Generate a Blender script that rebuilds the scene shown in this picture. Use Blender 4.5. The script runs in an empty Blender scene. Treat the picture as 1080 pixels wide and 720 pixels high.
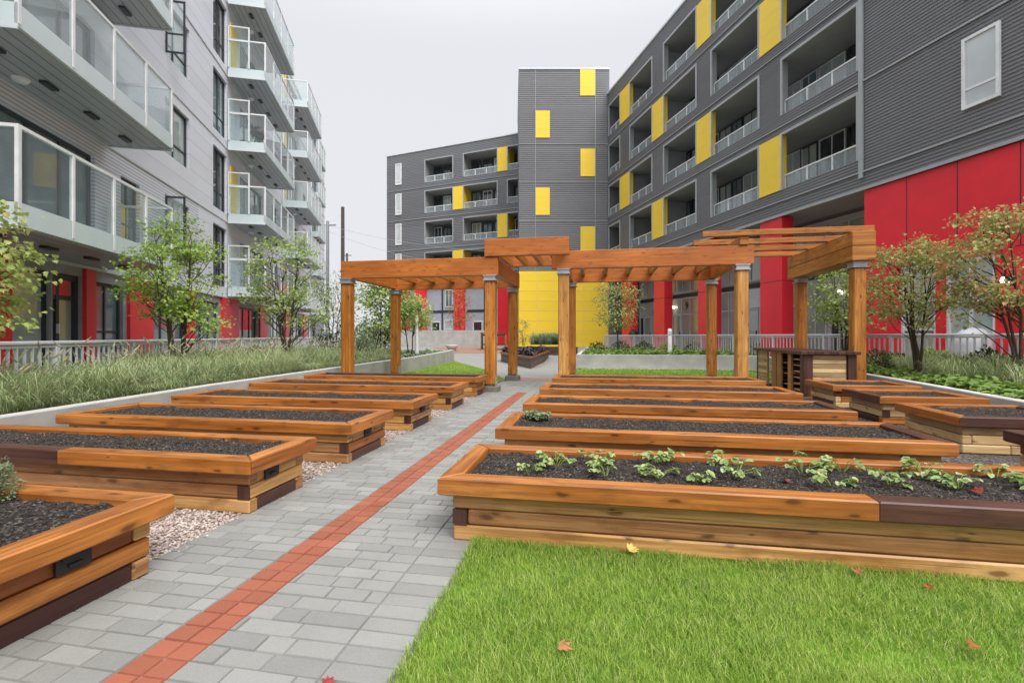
import bpy, bmesh, math, random
from mathutils import Vector, Matrix, noise
R = random.Random(7)
S = bpy.context.scene
COL = S.collection
rad = math.radians
PI = math.pi

# ------------------------------------------------------------------ camera
YAW = math.atan(91/508.)          # camera is turned this much left of the garden axis
CA, SA = math.cos(YAW), math.sin(YAW)
def w(X, Z):                      # metres right of / ahead of the viewpoint -> garden x, y
    return (X*CA - Z*SA, X*SA + Z*CA)
cam = bpy.data.cameras.new('camera'); co = bpy.data.objects.new('camera', cam); COL.objects.link(co)
co.location = (0, 0, 1.25); co.rotation_euler = (rad(90), 0, YAW)
cam.sensor_width = 36; cam.lens = 508/1080*36; cam.shift_y = -6/1080; cam.clip_end = 2000; cam.clip_start = .05
S.camera = co

# ------------------------------------------------------------------ materials
MATS = {}
class NT:
    def __init__(s, name):
        m = bpy.data.materials.new(name); m.use_nodes = True
        s.m = m; s.t = m.node_tree; s.n = s.t.nodes; s.l = s.t.links
        s.b = s.n['Principled BSDF']; s.out = s.n['Material Output']
        MATS[name] = m
    def node(s, typ, **kw):
        x = s.n.new(typ)
        for k, v in kw.items():
            if k[0] == '_': x.inputs[k[1:].replace('__', ' ')].default_value = v
            else: setattr(x, k, v)
        return x
    def link(s, a, b): s.l.new(a, b)
    def set(s, rough=.6, spec=.4, metal=0):
        s.b.inputs['Roughness'].default_value = rough
        s.b.inputs['Specular IOR Level'].default_value = spec
        s.b.inputs['Metallic'].default_value = metal
    def coord(s, kind='Object'):
        return s.node('ShaderNodeTexCoord').outputs[kind]
    def mapping(s, v, scale=(1,1,1), loc=(0,0,0), rot=(0,0,0)):
        m = s.node('ShaderNodeMapping'); m.inputs['Scale'].default_value = scale
        m.inputs['Location'].default_value = loc; m.inputs['Rotation'].default_value = rot
        s.link(v, m.inputs['Vector']); return m.outputs[0]
    def noise(s, v, scale=5, detail=4, rough=.55):
        n = s.node('ShaderNodeTexNoise'); n.inputs['Scale'].default_value = scale
        n.inputs['Detail'].default_value = detail; n.inputs['Roughness'].default_value = rough
        if v is not None: s.link(v, n.inputs['Vector'])
        return n.outputs['Fac']
    def ramp(s, fac, stops):
        r = s.node('ShaderNodeValToRGB'); e = r.color_ramp.elements
        while len(e) < len(stops): e.new(.5)
        for i, (p, c) in enumerate(stops):
            e[i].position = p; e[i].color = (*c, 1) if len(c) == 3 else c
        s.link(fac, r.inputs[0]); return r.outputs[0]
    def mix(s, fac, a, b, mode='MIX'):
        m = s.node('ShaderNodeMix', data_type='RGBA', blend_type=mode)
        for sock, v in ((m.inputs[0], fac), (m.inputs[6], a), (m.inputs[7], b)):
            if isinstance(v, (int, float)): sock.default_value = v
            elif isinstance(v, tuple): sock.default_value = (*v, 1)
            else: s.link(v, sock)
        return m.outputs[2]
    def math(s, op, a, b=None):
        m = s.node('ShaderNodeMath', operation=op)
        for i, v in enumerate((a, b)):
            if v is None: continue
            if isinstance(v, (int, float)): m.inputs[i].default_value = v
            else: s.link(v, m.inputs[i])
        return m.outputs[0]
    def island(s): return s.node('ShaderNodeNewGeometry').outputs['Random Per Island']
    def color(s, c): 
        if isinstance(c, tuple): s.b.inputs['Base Color'].default_value = (*c, 1)
        else: s.link(c, s.b.inputs['Base Color'])
    def bump(s, h, strength=.3, dist=.01):
        b = s.node('ShaderNodeBump'); b.inputs['Strength'].default_value = strength
        b.inputs['Distance'].default_value = dist
        s.link(h, b.inputs['Height']); s.link(b.outputs[0], s.b.inputs['Normal'])

def paint(name, c, rough=.5, spec=.4, var=.12, metal=0, scale=3, dirt=.12):
    """painted / plain surface with faint unevenness"""
    t = NT(name); t.set(rough, spec, metal)
    n = t.noise(t.coord(), scale, 5, .65)
    lo = tuple(x*(1-var) for x in c); hi = tuple(min(1, x*(1+var)) for x in c)
    t.color(t.ramp(n, [(.3, lo), (.7, hi)]))
    t.bump(t.noise(t.coord(), scale*25, 3), .08, .004)
    return t.m

def wood(name, light, mid, dark, rough=.42, knots=1.0):
    t = NT(name); t.set(rough, .45)
    uv = t.coord('UV')
    isl = t.island()
    g1 = t.noise(t.mapping(uv, (1.1, 26, 1)), 1.0, 6, .62)       # grain lines
    g2 = t.noise(t.mapping(uv, (.7, 5, 1)), 1.3, 4, .5)          # broad streaks
    g3 = t.noise(t.mapping(uv, (3.0, 90, 1)), 1.0, 3, .5)
    base = t.mix(t.ramp(g2, [(.3, (0,0,0)), (.72, (1,1,1))]), mid, light)
    base = t.mix(t.math('MULTIPLY', t.ramp(g1, [(.42, (1,1,1)), (.6, (0,0,0))]), .55), base, dark)
    base = t.mix(t.math('MULTIPLY', t.ramp(g3, [(.4, (1,1,1)), (.56, (0,0,0))]), .22), base, dark)
    g4 = t.noise(t.mapping(uv, (.55, 1.6, 1), (3, 8, 0)), 1.0, 3, .5)
    base = t.mix(t.math('MULTIPLY', t.ramp(g4, [(.46, (0,0,0)), (.64, (1,1,1))]), .5), base, tuple(x*.55+y*.45 for x, y in zip(mid, dark)))
    base = t.mix(t.math('MULTIPLY', t.ramp(g4, [(.3, (1,1,1)), (.44, (0,0,0))]), .45), base, tuple(min(1, x*1.22) for x in light))
    ck = t.noise(t.mapping(uv, (.9, 60, 1), (11, 5, 0)), 1.0, 2, .4)
    base = t.mix(t.math('MULTIPLY', t.ramp(ck, [(.66, (0,0,0)), (.70, (1,1,1))]), .6), base, tuple(x*.4 for x in dark))
    # knots
    v = t.node('ShaderNodeTexVoronoi', voronoi_dimensions='2D'); v.inputs['Scale'].default_value = 1.0
    nz = t.node('ShaderNodeTexNoise'); nz.inputs['Scale'].default_value = 9
    t.link(uv, nz.inputs['Vector'])
    add = t.node('ShaderNodeVectorMath', operation='MULTIPLY_ADD')
    t.link(nz.outputs['Color'], add.inputs[0]); add.inputs[1].default_value = (.05, .03, 0)
    t.link(uv, add.inputs[2])
    t.link(t.mapping(add.outputs[0], (3.3, 10.5, 1)), v.inputs['Vector'])
    kr = t.node('ShaderNodeSeparateColor'); t.link(v.outputs['Color'], kr.inputs[0])
    kd = t.math('DIVIDE', v.outputs['Distance'], t.math('ADD', .35, t.math('MULTIPLY', kr.outputs[1], 1.0)))
    kn = t.ramp(kd, [(.07, (1,1,1)), (.11, (.7,.7,.7)), (.14, (.3,.3,.3)), (.26, (0,0,0))])
    gate = t.math('GREATER_THAN', kr.outputs[0], .56)
    km = t.math('MULTIPLY', t.math('MULTIPLY', kn, gate), .74*knots)
    base = t.mix(km, base, tuple(x*.35 for x in dark))
    # water stains
    st = t.noise(t.mapping(uv, (1.5, 4, 1), (7, 3, 0)), 1.4, 5, .6)
    base = t.mix(t.math('MULTIPLY', t.ramp(st, [(.53, (0,0,0)), (.68, (1,1,1))]), .6), base, dark)
    hs = t.node('ShaderNodeHueSaturation')
    t.link(base, hs.inputs['Color'])
    t.link(t.math('ADD', t.math('MULTIPLY', isl, .62), .66), hs.inputs['Value'])
    t.link(t.math('ADD', t.math('MULTIPLY', isl, .02), .49), hs.inputs['Hue'])
    t.color(hs.outputs[0])
    t.bump(t.math('ADD', g1, t.math('MULTIPLY', g3, .5)), .25, .004)
    t.link(t.ramp(g2, [(.2, (rough-.19,)*3), (.8, (rough+.12,)*3)]), t.b.inputs['Roughness'])
    return t.m

WO = wood('stained_cedar', (.56,.215,.045), (.39,.122,.022), (.13,.038,.010))
WC = wood('stained_cedar_cap', (.46,.17,.055), (.34,.105,.03), (.14,.042,.014), .38)
WT = wood('pale_cedar', (.72,.42,.18), (.57,.285,.085), (.17,.062,.016))
WD = wood('dark_stained_cedar', (.13,.052,.036), (.09,.034,.025), (.035,.015,.012), .45, .4)
WP = wood('pergola_timber', (.60,.25,.045), (.46,.155,.022), (.16,.046,.01), .45)
WPL = wood('golden_timber', (.74,.43,.14), (.62,.29,.06), (.26,.09,.02), .45)
WB = wood('pergola_beam', (.58,.185,.032), (.46,.13,.022), (.24,.065,.013), .5, .7)
WL = wood('light_plank', (.84,.66,.37), (.74,.53,.26), (.34,.18,.07), .55)
WR = wood('weathered_grey_brown', (.15,.085,.055), (.11,.06,.04), (.05,.028,.02), .55)

WHITE = paint('white_paint', (.74,.75,.76), .4)
TRIM = paint('grey_trim', (.36,.375,.39), .4, .4, .06)
YJ = paint('yellow_panel_joint', (.74,.60,.22), .5)
ALU = paint('pale_aluminium', (.62,.65,.68), .35, .5, .06)
FASC = paint('pale_aqua_fascia', (.58,.67,.69), .35, .5, .05, scale=1)
FRAME = paint('charcoal_frame', (.035,.042,.05), .4)
BLACK = paint('black_plastic', (.02,.021,.024), .45, .4)
RED = paint('red_panel', (.80,.028,.045), .34, .45, .09, scale=.8)
YEL = paint('yellow_panel', (.88,.61,.045), .45, .4, .05, scale=.8)
STEEL = paint('galvanised_steel', (.42,.44,.46), .4, .5, .12, .6, 12)
LAV = None
CONC = paint('concrete', (.40,.40,.38), .85, .2, .16, scale=2.2)
CONCD = paint('stained_concrete', (.17,.16,.14), .9, .2, .2, scale=6)
CONC2 = paint('concrete_coping', (.52,.51,.48), .85, .2, .12, scale=4)
SOFF = paint('grey_soffit', (.33,.34,.345), .55, .3, .06)
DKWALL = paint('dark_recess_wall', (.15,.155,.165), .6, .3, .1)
JOINT = paint('dark_joint', (.05,.05,.055), .7, .2)
POLEM = paint('weathered_pole', (.10,.085,.07), .8, .2)

def siding(name, c, pitch, var=.06, seam=.5, horizontal=True, rough=.45, line=.015):
    t = NT(name); t.set(rough, .4)
    sx = t.node('ShaderNodeSeparateXYZ'); t.link(t.coord(), sx.inputs[0])
    z = t.math('FRACT', t.math('DIVIDE', sx.outputs[2], pitch))
    ln = t.math('LESS_THAN', z, line/pitch)
    row = t.math('FLOOR', t.math('DIVIDE', sx.outputs[2], pitch))
    wn = t.node('ShaderNodeTexWhiteNoise', noise_dimensions='1D'); t.link(row, wn.inputs['W'])
    n = t.noise(t.mapping(t.coord(), (.4, .4, 1.5)), 1.2, 5, .6)
    f = t.math('ADD', t.math('MULTIPLY', n, .7), t.math('MULTIPLY', wn.outputs[0], .3))
    base = t.ramp(f, [(.25, tuple(x*(1-var) for x in c)), (.75, tuple(x*(1+var) for x in c))])
    base = t.mix(t.math('MULTIPLY', ln, seam), base, tuple(x*.25 for x in c))
    t.color(base)
    t.bump(t.math('SUBTRACT', 1, ln), .4, .01)
    return t.m
LAV = siding('lavender_grey_cladding', (.715,.735,.80), .48)
LAVC = siding('lavender_corrugated', (.715,.735,.80), .085, .05, .55, line=.03)
SOFFP = siding('charcoal_soffit_planks', (.17,.18,.195), .2)    # re-used turned, see soffit()
CORR = siding('charcoal_corrugated', (.185,.188,.20), 2.9, .10, .0)
YELG = siding('yellow_cladding', (.90,.64,.04), .75, .04, .0)

def soffit_mat():
    t = NT('plank_soffit'); t.set(.38, .5)
    sx = t.node('ShaderNodeSeparateXYZ'); t.link(t.coord(), sx.inputs[0])
    z = t.math('FRACT', t.math('DIVIDE', sx.outputs[1], .2))
    ln = t.math('LESS_THAN', z, .1)
    n = t.noise(t.mapping(t.coord(), (.5, 3, 1)), 1.5, 4)
    base = t.ramp(n, [(.3, (.34,.36,.38)), (.7, (.43,.45,.47))])
    t.color(t.mix(t.math('MULTIPLY', ln, .85), base, (.03,.03,.035)))
    return t.m
SOFFP = soffit_mat()

def window_glass(name, c1, c2, rough=.05):
    t = NT(name); t.set(rough, .9)
    t.color(t.ramp(t.noise(t.mapping(t.coord(), (.8, .8, .5)), 1.1, 3), [(.35, c1), (.65, c2)]))
    t.b.inputs['Coat Weight'].default_value = .6; t.b.inputs['Coat Roughness'].default_value = .03
    t.bump(t.noise(t.coord(), 1.5, 2), .02, .02)
    return t.m
PANE = window_glass('teal_window_glass', (.08,.13,.14), (.20,.28,.29))
PANEL = window_glass('curtained_window_glass', (.30,.36,.35), (.46,.52,.50))
PANED = window_glass('dark_window_glass', (.015,.02,.024), (.05,.06,.068))
PANEW = window_glass('pale_blind_glass', (.46,.50,.52), (.60,.63,.64))
PANEY = window_glass('warm_curtain_glass', (.46,.43,.32), (.40,.40,.36))

def balcony_glass(name, tint, frost, ior=1.8):
    t = NT(name)
    tr = t.node('ShaderNodeBsdfTransparent'); tr.inputs[0].default_value = (*tint, 1)
    gl = t.node('ShaderNodeBsdfGlossy'); gl.inputs['Roughness'].default_value = .03
    df = t.node('ShaderNodeBsdfTranslucent'); df.inputs[0].default_value = (.9,.95,.96,1)
    dd = t.node('ShaderNodeBsdfDiffuse'); dd.inputs[0].default_value = (.86,.91,.92,1)
    m0 = t.node('ShaderNodeMixShader'); m0.inputs[0].default_value = .5
    t.link(df.outputs[0], m0.inputs[1]); t.link(dd.outputs[0], m0.inputs[2])
    m1 = t.node('ShaderNodeMixShader'); m1.inputs[0].default_value = frost
    t.link(tr.outputs[0], m1.inputs[1]); t.link(m0.outputs[0], m1.inputs[2])
    lw = t.node('ShaderNodeLayerWeight'); lw.inputs[0].default_value = .5
    f0 = ((ior-1)/(ior+1))**2
    fr = t.math('ADD', f0, t.math('MULTIPLY', t.math('POWER', lw.outputs['Facing'], 5), 1-f0))
    m2 = t.node('ShaderNodeMixShader'); t.link(fr, m2.inputs[0])
    t.link(m1.outputs[0], m2.inputs[1]); t.link(gl.outputs[0], m2.inputs[2])
    t.link(m2.outputs[0], t.out.inputs[0])
    return t.m
BGLASS = balcony_glass('balcony_glass', (.94,.975,.975), .07, 1.42)
BGLASSF = balcony_glass('frosted_balcony_glass', (.95,.98,.985), .20, 1.5)
RGLASS = balcony_glass('railing_glass', (.90,.94,.95), .22, 1.5)

def paver(name, c, var, joint=None):
    t = NT(name); t.set(.75, .3)
    isl = t.island()
    n = t.noise(t.coord(), 3, 5, .65); f = t.noise(t.coord(), 160, 3, .7)
    base = t.ramp(isl, [(0, tuple(x*(1-var) for x in c)), (.5, c), (1, tuple(x*(1+var) for x in c))])
    base = t.mix(.35, base, t.ramp(n, [(.3, tuple(x*.78 for x in c)), (.7, tuple(x*1.2 for x in c))]))
    base = t.mix(.3, base, t.ramp(f, [(.35, tuple(x*.7 for x in c)), (.65, tuple(x*1.25 for x in c))]))
    st = t.noise(t.coord(), 1.1, 6, .7)
    base = t.mix(t.math('MULTIPLY', t.ramp(st, [(.56, (0,0,0)), (.7, (1,1,1))]), .25), base, (c[0]*.62, c[1]*.55, c[2]*.45))
    t.color(base); t.bump(f, .25, .003)
    return t.m
PAV = paver('grey_paver', (.25,.249,.234), .3)
BRK = paver('red_paver', (.30,.098,.056), .24)
def brick_sheet(name, c, c2, mortar, wid, hgt, rot=0):
    t = NT(name); t.set(.8, .3)
    b = t.node('ShaderNodeTexBrick'); b.inputs['Scale'].default_value = 1
    b.inputs['Brick Width'].default_value = wid; b.inputs['Row Height'].default_value = hgt
    b.inputs['Mortar Size'].default_value = .006
    b.inputs['Color1'].default_value = (*c, 1); b.inputs['Color2'].default_value = (*c2, 1)
    b.inputs['Mortar'].default_value = (*mortar, 1)
    t.link(t.mapping(t.coord(), rot=(0,0,rot)), b.inputs['Vector'])
    n = t.noise(t.coord(), 1.5, 5)
    t.color(t.mix(.4, b.outputs['Color'], t.mix(n, tuple(x*.7 for x in c), tuple(x*1.25 for x in c))))
    return t.m
PAVFAR = brick_sheet('far_pavers', (.29,.285,.265), (.25,.25,.235), (.16,.16,.15), .3, .2)
PINK = brick_sheet('pink_pavers', (.33,.18,.135), (.29,.165,.125), (.2,.13,.11), .2, .1)
GROUND = brick_sheet('ground_concrete', (.28,.275,.26), (.25,.25,.24), (.18,.18,.17), 1.5, 1.5)
SAND = paint('joint_sand', (.20,.195,.18), .95, .1, .2, scale=30)

def speck(name, stops, scale, rough=.95, bumps=.6):
    t = NT(name); t.set(rough, .15)
    v = t.node('ShaderNodeTexVoronoi'); v.inputs['Scale'].default_value = scale; t.link(t.coord(), v.inputs['Vector'])
    s = t.node('ShaderNodeSeparateColor'); t.link(v.outputs['Color'], s.inputs[0])
    t.color(t.ramp(s.outputs[0], stops)); t.bump(v.outputs['Distance'], bumps, .01)
    return t.m
SOIL = speck('dark_compost', [(0, (.011,.009,.008)), (.5, (.030,.025,.022)), (.86, (.056,.048,.043)), (1, (.14,.12,.10))], 90)
MULCH = speck('planting_soil', [(0, (.02,.015,.01)), (.6, (.045,.032,.022)), (1, (.1,.075,.05))], 40)
GRAVD = speck('dark_gravel', [(0, (.03,.025,.022)), (.6, (.09,.075,.065)), (1, (.22,.19,.17))], 60)
GRAVS = speck('gravel_bed', [(0, (.14,.10,.085)), (.5, (.33,.26,.22)), (1, (.52,.45,.40))], 70)
def islandmat(name, stops, rough=.7, spec=.25, trans=0):
    t = NT(name); t.set(rough, spec)
    c = t.ramp(t.island(), stops)
    n = t.noise(t.coord(), 2.0, 2)
    c = t.mix(.3, c, t.mix(n, stops[0][1], stops[len(stops)//2+1 if len(stops) > 3 else -1][1]))
    t.color(c)
    if trans:
        tl = t.node('ShaderNodeBsdfTranslucent'); t.link(c, tl.inputs[0])
        m = t.node('ShaderNodeMixShader'); m.inputs[0].default_value = trans
        t.link(t.b.outputs[0], m.inputs[1]); t.link(tl.outputs[0], m.inputs[2])
        t.link(m.outputs[0], t.out.inputs[0])
    return t.m
PEBB = islandmat('pebbles', [(0, (.20,.13,.11)), (.4, (.38,.30,.26)), (.75, (.52,.44,.38)), (1, (.66,.60,.55))], .8)
CHIP = islandmat('compost_bits', [(0, (.012,.010,.010)), (.6, (.032,.026,.023)), (.9, (.07,.06,.052)), (1, (.26,.22,.18))], .9)
LEAFG = islandmat('green_leaves', [(0, (.17,.29,.04)), (.5, (.30,.45,.08)), (1, (.45,.56,.14))], .5, .4, .35)
LEAFP = islandmat('pale_green_leaves', [(0, (.22,.33,.08)), (.5, (.36,.48,.13)), (1, (.50,.58,.22))], .5, .4, .35)
LEAFY = islandmat('yellow_green_leaves', [(0, (.24,.36,.08)), (.5, (.38,.51,.15)), (.93, (.50,.56,.20)), (1, (.55,.40,.14))], .5, .4, .35)
LEAFR = islandmat('autumn_tinged_leaves', [(0, (.24,.36,.09)), (.5, (.40,.53,.16)), (.83, (.52,.60,.23)), (.92, (.62,.40,.2)), (1, (.66,.24,.14))], .5, .4, .35)
LEAFR2 = islandmat('reddening_leaves', [(0, (.22,.30,.08)), (.45, (.40,.50,.15)), (.72, (.54,.56,.22)), (.84, (.64,.38,.2)), (1, (.62,.17,.10))], .5, .4, .35)
LEAFO = islandmat('orange_leaves', [(0, (.30,.22,.05)), (.5, (.45,.30,.08)), (1, (.50,.12,.04))], .5, .4, .3)
LEAFD = islandmat('dark_green_leaves', [(0, (.03,.06,.02)), (.5, (.06,.115,.035)), (1, (.11,.17,.06))], .5, .4, .25)
LEAFH = islandmat('hosta_leaves', [(0, (.10,.19,.03)), (.5, (.18,.30,.055)), (1, (.29,.40,.10))], .45, .4, .3)
LEAFS = islandmat('strawberry_leaves', [(0, (.16,.29,.07)), (.5, (.29,.43,.16)), (.85, (.46,.57,.33)), (1, (.52,.48,.16))], .45, .4, .25)
LEAFV = islandmat('purple_leaves', [(0, (.02,.013,.018)), (.5, (.045,.03,.04)), (1, (.10,.08,.095))], .5, .4, .1)
SILV = islandmat('silvery_leaves', [(0, (.13,.20,.09)), (.5, (.25,.32,.17)), (1, (.40,.46,.30))], .6, .3, .3)
def grassmat():
    t = NT('lawn_blades'); t.set(.5, .35)
    c = t.ramp(t.island(), [(0, (.13,.24,.025)), (.4, (.26,.42,.05)), (.78, (.40,.55,.09)), (.92, (.54,.61,.20)), (1, (.66,.60,.34))])
    n = t.noise(t.coord(), 1.6, 4, .65); n2 = t.noise(t.coord(), 9, 3, .6)
    c = t.mix(t.math('MULTIPLY', t.ramp(n, [(.45, (0,0,0)), (.65, (1,1,1))]), .4), c, (.46,.56,.12))
    c = t.mix(t.math('MULTIPLY', t.ramp(n2, [(.52, (0,0,0)), (.68, (1,1,1))]), .35), c, (.14,.28,.04))
    t.color(c)
    tl = t.node('ShaderNodeBsdfTranslucent'); t.link(c, tl.inputs[0])
    m = t.node('ShaderNodeMixShader'); m.inputs[0].default_value = .4
    t.link(t.b.outputs[0], m.inputs[1]); t.link(tl.outputs[0], m.inputs[2]); t.link(m.outputs[0], t.out.inputs[0])
    return t.m
GRASS_OLD = islandmat('lawn_blades', [(0, (.12,.25,.02)), (.4, (.24,.40,.04)), (.8, (.38,.53,.08)), (.93, (.50,.58,.16)), (1, (.60,.56,.30))], .5, .35, .4)
GRASS = grassmat()
FOUN = islandmat('fountain_grass_blades', [(0, (.20,.29,.10)), (.5, (.36,.46,.20)), (.85, (.50,.57,.30)), (1, (.58,.58,.38))], .6, .3, .3)
FOUNS = islandmat('fountain_grass_heads', [(0, (.36,.37,.20)), (1, (.56,.54,.36))], .8, .1, .3)
TURF = paint('turf_ground', (.13,.23,.03), .95, .1, .4, scale=6)
BARK = paint('bark', (.085,.065,.048), .85, .2, .35, scale=20)
DEADR = paint('red_fallen_leaf', (.27,.045,.04), .6, .3, .3, scale=30)
DEADO = paint('orange_fallen_leaf', (.34,.16,.06), .6, .3, .3, scale=30)
DEADY = paint('yellow_fallen_leaf', (.60,.43,.12), .6, .3, .2, scale=30)
DEADB = paint('brown_fallen_leaf', (.28,.10,.025), .6, .3, .3, scale=30)
LAMP = NT('lit_lamp'); LAMP.b.inputs['Emission Color'].default_value = (1, .86, .62, 1); LAMP.b.inputs['Emission Strength'].default_value = 2.5; LAMP = LAMP.m

# ------------------------------------------------------------------ mesh helpers
class B:
    """collects boxes, prisms, tubes into ONE mesh; uv in metres, u along the long axis"""
    def __init__(s): s.v = []; s.f = []; s.uv = []; s.mi = []; s.smooth = []
    def face(s, pts, uv=None, mi=0, sm=False):
        i = len(s.v); s.v += [tuple(p) for p in pts]; s.f.append(tuple(range(i, i+len(pts))))
        s.uv += uv if uv else [(p[0]+p[1], p[2]) for p in pts]; s.mi.append(mi); s.smooth.append(sm)
    def poly(s, vs, fs, uvs, mi=0, sm=False):
        i = len(s.v); s.v += vs
        for f, u in zip(fs, uvs):
            s.f.append(tuple(i+k for k in f)); s.uv += u; s.mi.append(mi); s.smooth.append(sm)
    def prism(s, xy, z0, z1, axis=None, mi=0, ch=0.0):
        """extruded polygon (counter-clockwise); ch = chamfer on the top and bottom rims"""
        n = len(xy)
        if axis is None:
            xs = [p[0] for p in xy]; ys = [p[1] for p in xy]
            d = [max(xs)-min(xs), max(ys)-min(ys), z1-z0]; axis = d.index(max(d))
        o = (R.uniform(0, 40), R.uniform(0, 40))
        def uvp(p, nrm):
            oth = [k for k in range(3) if k != axis]
            if nrm == axis: return (p[oth[0]]*.3+o[0], p[oth[1]]+o[1])
            k = [q for q in oth if q != nrm][0]
            return (p[axis]+o[0], p[k]+o[1]+nrm*.37)
        if ch > 0:
            cx = sum(p[0] for p in xy)/n; cy = sum(p[1] for p in xy)/n
            ins = inset(xy, ch)
            rings = [[(*p, z0) for p in ins], [(*p, z0+ch) for p in xy], [(*p, z1-ch) for p in xy], [(*p, z1) for p in ins]]
        else:
            rings = [[(*p, z0) for p in xy], [(*p, z1) for p in xy]]
        vs = [p for r in rings for p in r]; fs = []; us = []
        fs.append(tuple(reversed(range(n)))); us.append([uvp(vs[k], 2) for k in fs[-1]])
        t = (len(rings)-1)*n
        fs.append(tuple(range(t, t+n))); us.append([uvp(vs[k], 2) for k in fs[-1]])
        for r in range(len(rings)-1):
            for k in range(n):
                a, b = r*n+k, r*n+(k+1) % n
                f = (a, b, b+n, a+n); fs.append(f)
                e = Vector(vs[b])-Vector(vs[a]); nr = 1 if abs(e.x) >= abs(e.y) else 0
                us.append([uvp(vs[q], nr) for q in f])
        s.poly(vs, fs, us, mi)
    def box(s, x0, x1, y0, y1, z0, z1, mi=0, ch=0.0, axis=None):
        if x0 > x1: x0, x1 = x1, x0
        if y0 > y1: y0, y1 = y1, y0
        if z0 > z1: z0, z1 = z1, z0
        if ch > 0:                                   # chamfer the vertical edges too
            xy = [(x0+ch,y0),(x1-ch,y0),(x1,y0+ch),(x1,y1-ch),(x1-ch,y1),(x0+ch,y1),(x0,y1-ch),(x0,y0+ch)]
        else: xy = [(x0,y0),(x1,y0),(x1,y1),(x0,y1)]
        d = [x1-x0, y1-y0, z1-z0]
        s.prism(xy, z0, z1, axis if axis is not None else d.index(max(d)), mi, ch)
    def tube(s, pts, rs, n=8, mi=0, caps=True):
        pts = [Vector(p) for p in pts]
        if not hasattr(rs, '__len__'): rs = [rs]*len(pts)
        rings = []; L = 0; ls = []; o = R.uniform(0, 9)
        for i, p in enumerate(pts):
            d = (pts[min(i+1, len(pts)-1)]-pts[max(i-1, 0)]).normalized()
            a = d.orthogonal() if abs(d.z) < .9 else Vector((1,0,0))
            a = (a-d*a.dot(d)).normalized(); b = d.cross(a)
            rings.append([p+(a*math.cos(2*PI*k/n)+b*math.sin(2*PI*k/n))*rs[i] for k in range(n)])
            if i: L += (p-pts[i-1]).length
            ls.append(L)
        vs = [tuple(q) for r in rings for q in r]; fs = []; us = []
        for i in range(len(rings)-1):
            for k in range(n):
                fs.append((i*n+k, i*n+(k+1) % n, (i+1)*n+(k+1) % n, (i+1)*n+k))
                us.append([(ls[i]+o, k*.05), (ls[i]+o, k*.05+.05), (ls[i+1]+o, k*.05+.05), (ls[i+1]+o, k*.05)])
        s.poly(vs, fs, us, mi, True)
        if caps:
            m = (len(rings)-1)*n; 
            s.poly([tuple(q) for q in rings[0]], [tuple(reversed(range(n)))], [[(0,0)]*n], mi)
            s.poly([tuple(q) for q in rings[-1]], [tuple(range(n))], [[(0,0)]*n], mi)
    def lathe(s, c, prof, n=20, mi=0):
        rings = [[(c[0]+r*math.cos(2*PI*k/n), c[1]+r*math.sin(2*PI*k/n), c[2]+z) for k in range(n)] for r, z in prof]
        vs = [p for r in rings for p in r]; fs = []; us = []
        for i in range(len(rings)-1):
            for k in range(n):
                fs.append((i*n+k, i*n+(k+1) % n, (i+1)*n+(k+1) % n, (i+1)*n+k)); us.append([(0,0),(1,0),(1,1),(0,1)])
        s.poly(vs, fs, us, mi, True)
    def corr(s, x0, x1, z0, z1, y, out, period=.1, amp=.022, mi=0):
        """corrugated cladding in the plane y; out = +1/-1 the side it faces; ribs share one grid in z"""
        prof = [(0, 0), (.38, 0), (.5, -1), (.88, -1)]
        pts = [(z0, 0)]
        k = math.floor(z0/period)
        while k*period < z1:
            for a, d in prof:
                z = (k+a)*period
                if z0+.002 < z < z1-.002: pts.append((z, d))
            k += 1
        pts.append((z1, pts[-1][1]))
        pts[0] = (z0, pts[1][1])
        for (za, da), (zb, db) in zip(pts, pts[1:]):
            ya, yb = y+out*amp*da, y+out*amp*db
            q = [(x0,ya,za),(x1,ya,za),(x1,yb,zb),(x0,yb,zb)]
            if out > 0: q.reverse()
            s.face(q, None, mi)
    def make(s, name, mats, parent=None, loc=None):
        me = bpy.data.meshes.new(name)
        me.from_pydata(s.v, [], s.f)
        uvl = me.uv_layers.new(name='UVMap')
        flat = [c for u in s.uv for c in u]
        uvl.data.foreach_set('uv', flat)
        me.polygons.foreach_set('material_index', s.mi)
        me.polygons.foreach_set('use_smooth', s.smooth)
        for m in (mats if isinstance(mats, (list, tuple)) else [mats]): me.materials.append(m)
        me.update()
        o = bpy.data.objects.new(name, me); COL.objects.link(o)
        if parent: o.parent = parent
        if loc: o.location = loc
        return o
def inset(xy, d):
    n = len(xy); out = []
    for i in range(n):
        p0, p, p1 = Vector(xy[i-1]), Vector(xy[i]), Vector(xy[(i+1) % n])
        e0 = (p-p0).normalized(); e1 = (p1-p).normalized()
        n0 = Vector((-e0.y, e0.x)); n1 = Vector((-e1.y, e1.x))
        k = 1+n0.dot(n1)
        q = p+(n0+n1)*(d/max(k, .3)); out.append((q.x, q.y))
    return out
def raw(name, verts, faces, mat, parent=None, mis=None, smooth=False):
    me = bpy.data.meshes.new(name); me.from_pydata(verts, [], faces)
    for m in (mat if isinstance(mat, (list, tuple)) else [mat]): me.materials.append(m)
    if mis: me.polygons.foreach_set('material_index', mis)
    if smooth: me.polygons.foreach_set('use_smooth', [True]*len(faces))
    me.update()
    o = bpy.data.objects.new(name, me); COL.objects.link(o)
    if parent: o.parent = parent
    return o
def thing(name, label, cat, loc=(0,0,0), rz=0, group=None):
    o = bpy.data.objects.new(name, None); COL.objects.link(o); o.empty_display_size = .2
    o.location = loc; o.rotation_euler = (0, 0, rz)
    o['label'] = label; o['category'] = cat
    if group: o['group'] = group
    return o
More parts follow.
